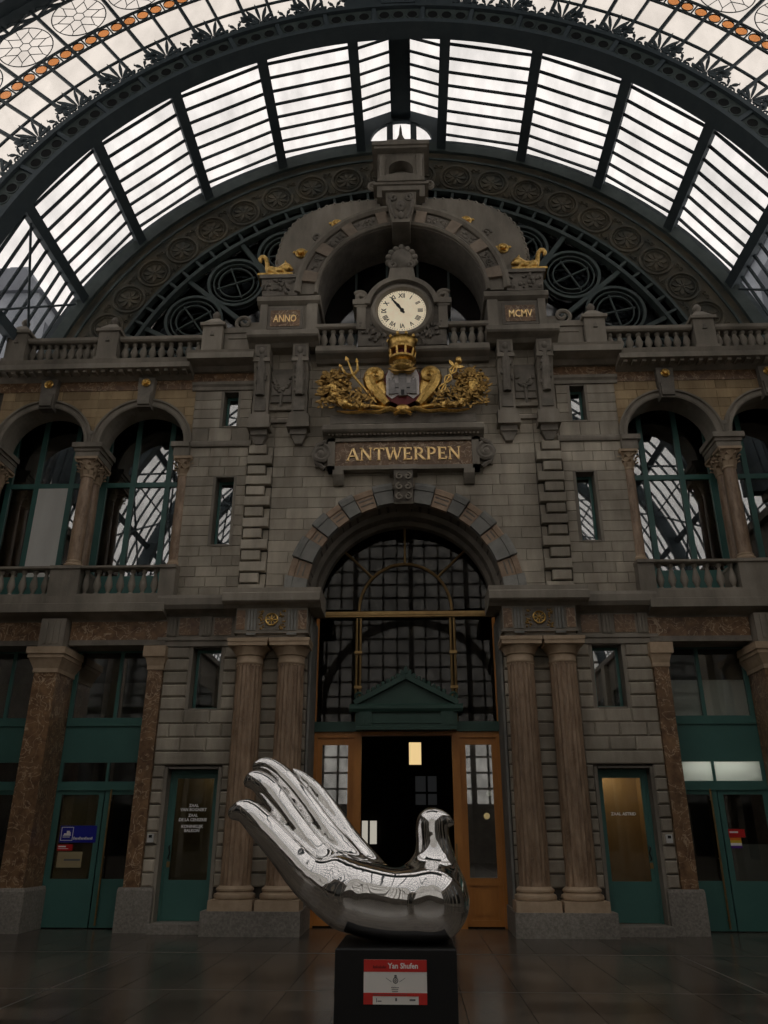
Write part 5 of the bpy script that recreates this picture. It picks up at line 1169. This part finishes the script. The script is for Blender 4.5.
rm_ = ['XII', 'I', 'II', 'III', 'IIII', 'V', 'VI', 'VII', 'VIII', 'IX', 'X', 'XI']
for i, t in enumerate(rm_):
    mb = text_mb(t, 0.17, 0, -0.264, 0.385, 0.006, bold=0.004); a = R(-30 * i); ca_, sa_ = math.cos(a), math.sin(a)
    mb.v = [(x * 0.8 * ca_ - z * sa_, y, CC + x * 0.8 * sa_ + z * ca_) for x, y, z in mb.v]; mb.build('numeral', 'black', ck)
mt = B()
for i in range(60):
    a = R(6 * i); w_ = 0.012 if i % 5 == 0 else 0.006; mt.bar((0.545 * math.sin(a), CC + 0.545 * math.cos(a)), (0.575 * math.sin(a), CC + 0.575 * math.cos(a)), w_ * 1.3, -0.266, -0.262)
mt.build('minute_track', 'black', ck)
def hand(a, l, w_, y, nm_):
    a = R(a); d = (math.sin(a), math.cos(a)); n = (d[1], -d[0]); P = lambda u, v: (d[0] * u + n[0] * v, CC + d[1] * u + n[1] * v)
    B().prism([P(-0.09, -w_ * 0.7), P(0.05, -w_ * 0.6), (P(l * 0.55, -w_)), P(l, 0), P(l * 0.55, w_), P(0.05, w_ * 0.6), P(-0.09, w_ * 0.7)], y, y + 0.008).build(nm_, 'black', ck)
hand(-33, 0.34, 0.042, -0.280, 'hour_hand'); hand(-36, 0.50, 0.03, -0.292, 'minute_hand')
B().ylathe([(0.05, -0.265), (0.05, -0.30), (0.02, -0.305)], 0, CC, 14).build('hub', 'black', ck)

# ---------------- gilded lions on the tower pedestals
def lion_fn(P):
    c = lambda n, ys=1.0: chain_sdf(P, n, ys)
    body = c([(0.05, 0, 0.20, 0.12), (0.28, 0, 0.21, 0.11), (0.42, 0, 0.26, 0.13)])
    haunch = c([(0.06, 0.08, 0.17, 0.11), (0.16, 0.12, 0.09, 0.05), (0.24, 0.12, 0.05, 0.04)]); haunch = np.minimum(haunch, c([(0.06, -0.08, 0.17, 0.11), (0.16, -0.12, 0.09, 0.05), (0.24, -0.12, 0.05, 0.04)]))
    head = c([(0.50, 0, 0.33, 0.115), (0.54, 0, 0.32, 0.10)]); head = smin(head, c([(0.60, 0, 0.29, 0.06), (0.655, 0, 0.27, 0.045)]), 0.04)
    legs = np.minimum(c([(0.42, 0.08, 0.18, 0.06), (0.50, 0.09, 0.06, 0.045), (0.68, 0.09, 0.045, 0.04)]), c([(0.42, -0.08, 0.18, 0.06), (0.50, -0.09, 0.06, 0.045), (0.68, -0.09, 0.045, 0.04)]))
    ears = np.minimum(c([(0.47, 0.08, 0.42, 0.03), (0.46, 0.09, 0.46, 0.015)]), c([(0.47, -0.08, 0.42, 0.03), (0.46, -0.09, 0.46, 0.015)]))
    tail = c([(-0.02, 0, 0.16, 0.08), (-0.07, 0, 0.30, 0.075), (-0.09, 0, 0.46, 0.07), (-0.12, 0, 0.58, 0.065), (-0.19, 0, 0.66, 0.06), (-0.27, 0, 0.66, 0.06), (-0.31, 0, 0.59, 0.065), (-0.28, 0, 0.52, 0.04)])
    d = smin(body, haunch, 0.05); d = smin(d, head, 0.07); d = smin(d, legs, 0.03); d = smin(d, ears, 0.02); return smin(d, tail, 0.03)
lm = sdf_mesh(lion_fn, (-0.42, -0.28, -0.02), (0.76, 0.28, 0.80), 0.02)
for s, nm in ((-1, 'left'), (1, 'right')):
    t = thing('lion_statue', 'gilded reclining lion with raised curling tail on the %s tower pedestal' % nm, 'statue', (s * 3.1, -0.25, 14.44), 'gilded lions')
    t2 = MB(); t2.v = [(s * (3.30 - x * 0.85), -0.26 + y, 14.48 + z * 1.0) for x, y, z in lm.v]; t2.f = lm.f
    t2.build('lion', 'gold', t, True)
    B().box(*sorted((s * 2.70, s * 3.56)), -0.45, 0.0, 14.44, 14.50).build('base', 'gold', t)

# ================================================================== NAME SIGN
sg = thing('name_sign', 'stone name panel with gilt letters reading ANTWERPEN above the entrance arch', 'sign', (0, -0.1, 9.2))
B().xprism([(0.02, 9.98), (-0.16, 9.98), (-0.22, 10.03), (-0.36, 10.08), (-0.40, 10.12), (-0.40, 10.22), (-0.34, 10.28), (0.02, 10.28)], -1.82, 1.82).build('cornice', 'stone_trim', sg)
dn = mesh_of(B().box(-0.022, 0.022, -0.30, -0.2, 0, 0.055), 'dentil', 'stone_trim')
for i in range(40): inst(dn, 'dentil', sg, (-1.68 + i * 0.0862, 0, 10.02))
B().box(-1.66, 1.66, -0.15, 0.02, 9.20, 9.98).build('panel', 'stone_dark', sg)
for a in ((-1.70, 1.70, 9.90, 9.98), (-1.70, 1.70, 9.19, 9.29), (-1.70, -1.54, 9.19, 9.98), (1.54, 1.70, 9.19, 9.98)): B().box(a[0], a[1], -0.22, 0.0, a[2], a[3]).build('border', 'stone_trim', sg)
B().box(-1.54, 1.54, -0.17, -0.14, 9.29, 9.90).build('plate', 'marble', sg)
def serif(txt, x0, h, gap, z, y, dep):
    th, tn = 0.17, 0.085; mb = B(); x = x0
    W = {'A': 0.88, 'N': 0.90, 'T': 0.80, 'W': 1.16, 'E': 0.70, 'R': 0.84, 'P': 0.70}
    for c in txt:
        st_ = []; sf = []; bowl = None
        if c == 'A': st_ = [((0.06, 0), (0.42, 1), tn), ((0.44, 1), (0.82, 0), th), ((0.2, 0.34), (0.68, 0.34), tn)]; sf = [(0.06, 0), (0.82, 0)]
        if c == 'N': st_ = [((0.12, 0), (0.12, 1), tn), ((0.12, 0.97), (0.78, 0.04), th), ((0.78, 0), (0.78, 1), tn)]; sf = [(0.12, 0), (0.08, 1), (0.78, 1)]
        if c == 'T': st_ = [((0.40, 0), (0.40, 1), th), ((0.02, 0.96), (0.78, 0.96), tn), ((0.04, 0.80), (0.04, 1), tn), ((0.76, 0.80), (0.76, 1), tn)]; sf = [(0.40, 0)]
        if c == 'W': st_ = [((0.05, 1), (0.32, 0), th), ((0.32, 0), (0.58, 0.95), tn), ((0.56, 1), (0.84, 0), th), ((0.84, 0), (1.10, 1), tn)]; sf = [(0.05, 1), (0.57, 1), (1.10, 1)]
        if c in 'ERP': st_ = [((0.16, 0), (0.16, 1), th)]; sf = [(0.14, 0), (0.10, 1)]
        if c == 'E': st_ += [((0.16, 0.04), (0.64, 0.04), tn), ((0.16, 0.96), (0.62, 0.96), tn), ((0.16, 0.5), (0.5, 0.5), tn), ((0.64, 0), (0.64, 0.24), tn), ((0.62, 0.78), (0.62, 1), tn), ((0.5, 0.40), (0.5, 0.60), tn)]
        if c in 'RP': bowl = [(0.16, 0.96)] + [(0.34 + 0.27 * math.cos(R(a)), 0.71 + 0.25 * math.sin(R(a))) for a in range(90, -91, -18)] + [(0.16, 0.46)]
        if c == 'R': st_ += [((0.36, 0.46), (0.78, 0.0), th)]; sf += [(0.78, 0)]
        S = lambda p: (x + p[0] * h, z + p[1] * h)
        for p, q, w_ in st_: mb.bar(S(p), S(q), w_ * h, y - dep, y)
        for p in sf: mb.box(x + (p[0] - 0.12) * h, x + (p[0] + 0.12) * h, y - dep, y, z + (p[1] - 0.03) * h, z + (p[1] + 0.03) * h)
        if bowl:
            for i in range(len(bowl) - 1):
                mid = (i + 0.5) / (len(bowl) - 1); w_ = tn + (th - tn) * math.sin(mid * math.pi); mb.bar(S(bowl[i]), S(bowl[i + 1]), w_ * h * 1.0, y - dep, y)
        x += (W[c] + gap) * h
    return mb, x - gap * h
H = 0.30
_, e = serif('ANTWERPEN', 0, H, 0.12, 0, 0, 0.1)
g_ = (2.55 - (e - 8 * 0.12 * H)) / 8 / H
mb, e = serif('ANTWERPEN', -1.27, H, g_, 9.435, -0.17, 0.03); mb.build('lettering', 'gilt_letter', sg)
for s in (-1, 1):
    v = B()
    v.tube([(s * x, -0.18, z) for x, z in scroll(1.86, 9.62, 0.22, 1.7, 1, math.pi * 0.6)], 0.06, 6); v.ball((s * 1.86, -0.20, 9.62), 0.08, 0.06, 0.08)
    v.tube([(s * 1.74, -0.14, 9.95), (s * 1.95, -0.14, 9.86), (s * 2.04, -0.14, 9.65), (s * 1.96, -0.14, 9.42), (s * 1.76, -0.14, 9.26)], 0.05, 6)
    v.build('side_volute', 'stone_dark', sg, True); B().box(*sorted((s * 1.66, s * 2.0)), -0.1, 0.02, 9.34, 9.92).build('volute_back', 'stone_trim', sg)
    B().xprism([(0.02, 8.88), (-0.08, 8.88), (-0.16, 8.98), (-0.22, 9.08), (-0.22, 9.19), (0.02, 9.19)], *sorted((s * 1.34, s * 1.58))).build('foot_bracket', 'stone_trim', sg)
kc = thing('entrance_keystone', 'carved scroll keystone of the entrance arch below the name sign', 'keystone', (0, -0.2, 8.33))
B().xprism([(0.05, 8.34), (-0.24, 8.34), (-0.30, 8.6), (-0.40, 8.95), (-0.42, 9.1), (0.0, 9.1), (0.05, 9.0)], -0.21, 0.21).build('body', 'stone_dark', kc); B().box(-0.31, 0.31, -0.46, 0.0, 9.08, 9.19).build('cap', 'stone_trim', kc)
k = B()
for z in (8.48, 8.70, 8.92):
    for s in (-1, 1): k.tube([(s * x, -0.33 - (z - 8.5) * 0.22, zz) for x, zz in scroll(0.09, z, 0.085, 1.2, -1, math.pi / 2)], 0.026, 5)
k.build('carving', 'stone_trim', kc, True)

# ================================================================== COAT OF ARMS
ca2 = thing('coat_of_arms', 'large gilded coat of arms with crown, castle shield, trident and cornucopias', 'coat of arms', (0, -0.2, 10.32))
B().box(-1.66, 1.66, -0.34, 0.0, 10.29, 10.52).build('plinth', 'stone_dark', ca2)
def G(nm_, mb, m='gold', par=None): return mb.build(nm_, m, par or ca2, True)
Y0 = -0.42
v0 = len(bpy.data.objects)
sh = [(-0.42, 11.72), (0.42, 11.72), (0.55, 11.55), (0.56, 11.1), (0.44, 10.82), (0.0, 10.62), (-0.44, 10.82), (-0.56, 11.1), (-0.55, 11.55)]
shield = B().prism(sh, Y0, -0.05).build('shield', 'maroon', ca2)
B().prism([(-0.50, 11.5), (-0.42, 11.7), (0.42, 11.7), (0.50, 11.5), (0.50, 10.98), (0.32, 10.84), (0.14, 10.96), (-0.14, 10.96), (-0.32, 10.84), (-0.50, 10.98)], Y0 - 0.02, Y0).build('silver_field', 'silver', shield)
cs_ = B().box(-0.30, 0.30, Y0 - 0.06, Y0 - 0.01, 10.98, 11.28).box(-0.42, -0.24, Y0 - 0.07, Y0 - 0.01, 10.96, 11.36).box(0.24, 0.42, Y0 - 0.07, Y0 - 0.01, 10.96, 11.36).box(-0.12, 0.12, Y0 - 0.08, Y0 - 0.01, 10.90, 11.66)
for x in (-0.40, -0.30, 0.28, 0.38, -0.09, 0.0, 0.08): cs_.box(x - 0.025, x + 0.025, Y0 - 0.075, Y0 - 0.01, 11.36 if abs(x) > 0.2 else 11.66, 11.41 if abs(x) > 0.2 else 11.71)
cs_.build('castle', 'silver_dark', shield); B().box(-0.05, 0.05, Y0 - 0.09, Y0 - 0.07, 10.92, 11.06).box(-0.22, 0.22, Y0 - 0.066, Y0 - 0.058, 11.12, 11.15).build('castle_gate', 'black', shield)
for s in (-1, 1):
    hn = B().ball((s * 0.31, Y0 - 0.03, 11.50), 0.05, 0.02, 0.05, 8, 5)
    for q in (-40, -15, 10, 35): hn.prism(leaf_pts(s * 0.31, 11.52, R(q), 0.12, 0.03), Y0 - 0.04, Y0 - 0.02)
    hn.build('hand_charge', 'silver', shield)
    # flanking scroll volutes
    G('scroll', B().tube([(s * x, -0.45, z) for x, z in ((0.36, 10.70), (0.54, 10.92), (0.72, 11.18), (0.80, 11.42)) ] + [(s * x, -0.45, z) for x, z in scroll(0.62, 11.46, 0.18, 1.5, 1, -0.1)], [0.10, 0.14, 0.15, 0.13] + [0.10 - 0.002 * i for i in range(26)], 8))
    G('scroll_body', B().ball((s * 0.52, -0.36, 11.10), 0.18, 0.12, 0.40, 12, 9))
    # cornucopia and foliage
    G('cornucopia', B().tube([(s * 0.30, -0.42, 10.62), (s * 0.75, -0.46, 10.66), (s * 1.15, -0.46, 10.66), (s * 1.42, -0.44, 10.78), (s * 1.58, -0.42, 11.0), (s * 1.62, -0.42, 11.2)], [0.04, 0.06, 0.08, 0.10, 0.13, 0.17], 10))
    for z, x in ((10.66, 0.95), (10.74, 1.32), (10.95, 1.54)): G('cornucopia_band', B().ball((s * x, -0.46, z), 0.10, 0.14, 0.14, 8, 6))
    fo = B()
    for i in range(300):
        a = random.uniform(0, 2 * math.pi); rr = math.sqrt(random.random()); x = 1.56 + 0.36 * rr * math.cos(a); z = 11.26 + 0.42 * rr * math.sin(a)
        y_ = -0.33 - random.uniform(0.0, 0.26) * (1.15 - rr)
        fo.prism([(s * px, pz) for px, pz in leaf_pts(x, z, R(random.uniform(-170, 170)), random.uniform(0.07, 0.15), 0.05)], y_ - 0.02, y_)
    fo.ball((s * 1.56, -0.28, 11.26), 0.34, 0.2, 0.38, 12, 8)
    fo.build('foliage', 'gold_old', ca2)
    for i in range(16): G('fruit', B().ball((s * random.uniform(1.28, 1.86), -0.52, random.uniform(11.0, 11.56)), random.uniform(0.03, 0.055), None, None, 7, 5), 'gold_old' if i % 3 else 'gold')
    fo = B()
    for i in range(170):
        x = random.uniform(0.68, 1.92); z = 10.58 + (x - 0.68) * 0.42 * random.random() + random.uniform(-0.04, 0.34); y_ = -0.44 - random.uniform(0, 0.16)
        fo.prism([(s * px, pz) for px, pz in leaf_pts(x, z, R(random.uniform(-30, 140)), random.uniform(0.08, 0.17), 0.05)], y_ - 0.025, y_)
    fo.build('leaf_spray', 'gold_old', ca2)
    G('ribbon', B().tube([(s * 0.08, -0.5, 10.50), (s * 0.28, -0.52, 10.56), (s * 0.55, -0.5, 10.48), (s * 0.85, -0.48, 10.52), (s * 1.2, -0.46, 10.50), (s * 1.5, -0.44, 10.56)], [0.05, 0.06, 0.045, 0.04, 0.035, 0.02], 6))
G('cartouche_foot', B().ball((0, -0.48, 10.56), 0.18, 0.10, 0.12, 10, 7).tube([(-0.2, -0.5, 10.42), (0, -0.52, 10.52), (0.2, -0.5, 10.42)], 0.045, 6))
# trident (left) and caduceus (right)
tr_ = B().tube([(-0.60, -0.50, 10.72), (-1.15, -0.52, 11.47)], 0.03, 7).tube([(-1.33, -0.52, 11.52), (-1.25, -0.52, 11.45), (-1.12, -0.52, 11.47), (-1.03, -0.52, 11.60)], 0.034, 6).tube([(-1.13, -0.52, 11.46), (-1.28, -0.53, 11.88)], [0.034, 0.014], 6).tube([(-1.32, -0.52, 11.51), (-1.42, -0.53, 11.70)], [0.034, 0.014], 6).tube([(-1.03, -0.52, 11.59), (-1.05, -0.53, 11.82)], [0.034, 0.014], 6)
tr_.prism([(-1.33, 11.84), (-1.32, 11.97), (-1.23, 11.87)], -0.55, -0.51).prism([(-1.46, 11.66), (-1.47, 11.76), (-1.39, 11.70)], -0.55, -0.51).prism([(-1.09, 11.80), (-1.06, 11.91), (-1.01, 11.80)], -0.55, -0.51); G('trident', tr_)
cd_ = B().tube([(0.72, -0.50, 10.72), (1.26, -0.52, 11.72)], 0.03, 7).ball((1.30, -0.52, 11.80), 0.085, 0.08, 0.10)
for q in (-1, 1): cd_.tube([(0.84 + 0.052 * i + 0.08 * q * math.sin(i * 1.25) * 0.87, -0.53, 10.95 + 0.094 * i - 0.08 * q * math.sin(i * 1.25) * 0.5) for i in range(9)], 0.022, 5)
for q in (-1, 1): cd_.prism(leaf_pts(1.20, 11.62, R(28 + 62 * q), 0.22, 0.08), -0.54, -0.50)
G('caduceus', cd_)
# crown
YC = -0.48
G('crown_base', B().lathe([(0.27, 11.780), (0.32, 11.820), (0.31, 11.880), (0.26, 11.900)], 0, YC, 22))
G('crown_rim', B().lathe([(0.28, 12.060), (0.32, 12.080), (0.32, 12.140), (0.30, 12.170), (0.32, 12.320), (0.35, 12.350), (0.31, 12.370)], 0, YC, 22))
for i in range(9):
    a = 2 * math.pi * i / 9 + 0.1; G('crown_post', B().tube([(0.27 * math.cos(a), YC + 0.27 * math.sin(a), 11.860), (0.30 * math.cos(a), YC + 0.30 * math.sin(a), 12.080)], 0.028, 6))
for i in range(10):
    a = 2 * math.pi * i / 10; G('crown_point', B().ball((0.33 * math.cos(a), YC + 0.33 * math.sin(a), 12.400), 0.04, 0.04, 0.055, 7, 5))
G('crown_cap', B().lathe([(0.22, 11.880), (0.20, 12.150), (0.12, 12.320), (0.0, 12.360)], 0, YC, 16), 'maroon')
G('crown_support', B().lathe([(0.20, 11.50), (0.27, 11.56), (0.30, 11.64), (0.22, 11.70), (0.26, 11.78)], 0, -0.42, 16))
fo = B()
for i in range(9):
    a = R(-80 + 20 * i); fo.prism(leaf_pts(0.0, 11.50, a, 0.34, 0.10), -0.62, -0.58)
fo.build('crest_leaves', 'gold_old', ca2)

for o_ in [shield] + list(shield.children):
    for v_ in o_.data.vertices:
        v_.co.x *= 0.76; zz = v_.co.z + 10.32; v_.co.z = (10.66 + (zz - 10.62) * 0.90) - 10.32
# ================================================================== SCULPTURE, PEDESTAL, PLACARD
PX, PY = 0.005, -8.575
pd = thing('pedestal', 'matt black square pedestal under the chrome sculpture', 'pedestal', (PX, PY, 0))
bm_ = B(); c = 0.012; a = 0.475
bm_.add([(PX - a, PY - a, 0), (PX + a, PY - a, 0), (PX + a, PY + a, 0), (PX - a, PY + a, 0), (PX - a, PY - a, 0.80 - c), (PX + a, PY - a, 0.80 - c), (PX + a, PY + a, 0.80 - c), (PX - a, PY + a, 0.80 - c),
         (PX - a + c, PY - a + c, 0.80), (PX + a - c, PY - a + c, 0.80), (PX + a - c, PY + a - c, 0.80), (PX - a + c, PY + a - c, 0.80)],
        [(0, 3, 2, 1), (0, 1, 5, 4), (1, 2, 6, 5), (2, 3, 7, 6), (3, 0, 4, 7), (4, 5, 9, 8), (5, 6, 10, 9), (6, 7, 11, 10), (7, 4, 8, 11), (8, 9, 10, 11)])
bm_.build('body', 'pedestal_black', pd)
B().box(PX - a - 0.015, PX + a + 0.015, PY - a - 0.015, PY + a + 0.015, 0, 0.06).build('skirting', 'black', pd)
def bird_fn(P):
    cs = lambda n, ys=1.0: chain_sdf(P, smooth_nodes(n, 3), ys)
    fA = cs([(-1.385, -0.22, 1.805, 0.068), (-1.29, -0.23, 1.815, 0.102), (-1.15, -0.24, 1.70, 0.122), (-0.95, -0.23, 1.51, 0.14), (-0.72, -0.20, 1.29, 0.175), (-0.45, -0.14, 1.12, 0.22)])
    fB = cs([(-1.31, -0.09, 2.06, 0.052), (-1.25, -0.09, 2.08, 0.086), (-1.12, -0.10, 1.985, 0.108), (-0.92, -0.10, 1.745, 0.112), (-0.70, -0.09, 1.48, 0.13), (-0.4, -0.06, 1.22, 0.18)])
    fC = cs([(-1.27, 0.05, 2.205, 0.052), (-1.18, 0.05, 2.22, 0.072), (-1.03, 0.05, 2.115, 0.09), (-0.82, 0.05, 1.895, 0.098), (-0.62, 0.04, 1.64, 0.118), (-0.36, 0.03, 1.32, 0.17)])
    fD = cs([(-0.955, 0.17, 2.185, 0.02), (-0.87, 0.17, 2.12, 0.052), (-0.74, 0.17, 2.00, 0.072), (-0.58, 0.16, 1.80, 0.088), (-0.45, 0.14, 1.60, 0.11), (-0.25, 0.10, 1.34, 0.15)])
    f = smin(smin(fA, fB, 0.012), smin(fC, fD, 0.012), 0.012)
    body = chain_sdf(P, smooth_nodes([(-0.50, -0.02, 1.26, 0.225), (-0.33, 0, 1.15, 0.285), (-0.05, 0, 1.09, 0.288), (0.16, 0, 1.09, 0.295), (0.29, 0, 1.10, 0.31)], 3), 0.68, 3.2)
    neck = cs([(0.32, 0, 1.15, 0.26), (0.335, 0, 1.40, 0.185), (0.325, 0, 1.56, 0.148), (0.315, 0, 1.66, 0.142), (0.318, 0, 1.715, 0.138)], 1.05)
    beak = cs([(0.36, 0, 1.75, 0.098), (0.43, 0, 1.74, 0.066), (0.525, 0, 1.715, 0.006)], 1.15)
    d = smin(f, body, 0.05); n = smin(neck, beak, 0.018); d = smin(d, n, 0.14)
    return np.maximum(d, 0.798 - P[:, 2])
sm0 = sdf_mesh(bird_fn, (-1.52, -0.50, 0.75), (0.70, 0.46, 2.32), 0.0145)
sm0.v = [(x, y + PY, z) for x, y, z in sm0.v]
Vn = np.array(sm0.v); E_ = np.array([(q[i], q[(i + 1) % 4]) for q in sm0.f for i in range(4)]); E_ = np.concatenate([E_, E_[:, ::-1]])
for it, lam in enumerate((0.5,) * 4 + (0.55, -0.575) * 28):
    acc = np.zeros_like(Vn); np.add.at(acc, E_[:, 0], Vn[E_[:, 1]]); cnt = np.bincount(E_[:, 0], minlength=len(Vn))[:, None]
    Vn = Vn + lam * (acc / np.maximum(cnt, 1) - Vn)
sm0.v = [tuple(q) for q in Vn]
sc_ = thing('sculpture', 'shiny chrome sculpture of a hand whose fingers and thumb form a bird', 'sculpture', (PX, PY, 0.798))
sb = sm0.build('body', 'chrome', sc_)
sb.data.polygons.foreach_set('use_smooth', [True] * len(sb.data.polygons))
# placard on the pedestal front
yf = PY - a - 0.002
pc = thing('placard', 'red and white artist placard on the front of the black pedestal', 'placard', (0, yf, 0.42))
B().box(-0.243, 0.245, yf - 0.006, yf, 0.425, 0.725).build('board', 'placard_white', pc)
B().box(-0.243, 0.245, yf - 0.008, yf - 0.006, 0.643, 0.725).build('header', 'placard_red', pc)
for q in ((-0.243, -0.172), (0.18, 0.245)): B().box(q[0], q[1], yf - 0.008, yf - 0.006, 0.425, 0.502).build('footer_end', 'placard_red', pc)
B().box(-0.172, 0.18, yf - 0.008, yf - 0.006, 0.480, 0.502).build('footer_strip', 'placard_red', pc)
text_mb('Yan Shufen', 0.052, 0.062, yf - 0.0085, 0.667, 0.002, bold=0.0012).build('lettering', 'white', pc)
pr = B()
for i in range(12): pr.box(-0.170 + i * 0.0085, -0.164 + i * 0.0085, yf - 0.0095, yf - 0.008, 0.667, 0.680 if i % 3 else 0.686)
pr.build('small_print', 'maroon', pc)
em = B().ring(0.015, 0.021, yf - 0.008, yf - 0.006, 0.003, 0.585, 0, 360, 16); em.ring(0.004, 0.009, yf - 0.008, yf - 0.006, 0.003, 0.585, 0, 360, 12); em.box(-0.006, 0.012, yf - 0.008, yf - 0.006, 0.612, 0.622); em.box(-0.010, 0.016, yf - 0.008, yf - 0.006, 0.606, 0.610)
for s in (-1, 1): em.bar((0.003 + s * 0.03, 0.575), (0.003 + s * 0.075, 0.602), 0.0025, yf - 0.0075, yf - 0.006)
em.build('emblem', 'print_grey', pc)
pr = B()
for z, n in ((0.535, 8), (0.522, 7), (0.509, 6)):
    for i in range(n): pr.box(0.0 + (i - n / 2) * 0.0075, 0.005 + (i - n / 2) * 0.0075, yf - 0.0075, yf - 0.006, z, z + 0.006)
for i in range(20): pr.box(-0.165 + i * 0.013, -0.157 + i * 0.013, yf - 0.0095, yf - 0.008, 0.488, 0.494)
pr.build('small_print', 'print_grey', pc)
lg = B().box(-0.145, -0.140, yf - 0.008, yf - 0.006, 0.440, 0.466).box(-0.135, -0.105, yf - 0.008, yf - 0.006, 0.444, 0.450).box(0.0, 0.014, yf - 0.008, yf - 0.006, 0.448, 0.468).box(0.11, 0.155, yf - 0.008, yf - 0.006, 0.450, 0.462)
lg.build('sponsor_mark', 'print_grey', pc)

# ================================================================== OUTSIDE, SEEN THROUGH THE ROOF GLASS
for s, nm, bx0, top in ((-1, 'left', -16.8, 23.2), (1, 'right', 17.0, 25.6)):
    t = thing('building', 'grey roofed building outside glimpsed through the lowest roof panes on the %s' % nm, 'building', (bx0, 12.5, 0))
    B().box(bx0 - 2.6, bx0 + 2.6, 8.5, 17, 0, top - 2).build('wall', 'building_grey', t)
    B().fbox(bx0 - 2.8, bx0 + 2.8, 8.3, 17.2, top - 2, top, 0.45, 0.75).build('roof', 'slate', t)
    B().box(bx0 - 0.4, bx0 + 0.4, 11, 12, top - 1, top + 1.4).build('chimney', 'building_grey', t)
    for i in range(3):
        for j in range(3):
            xx = bx0 - s * 2.62; B().box(*sorted((xx, xx + s * 0.06)), 9.3 + i * 2.6, 10.5 + i * 2.6, top - 4.6 - j * 3, top - 2.8 - j * 3).build('window', 'slate', t)
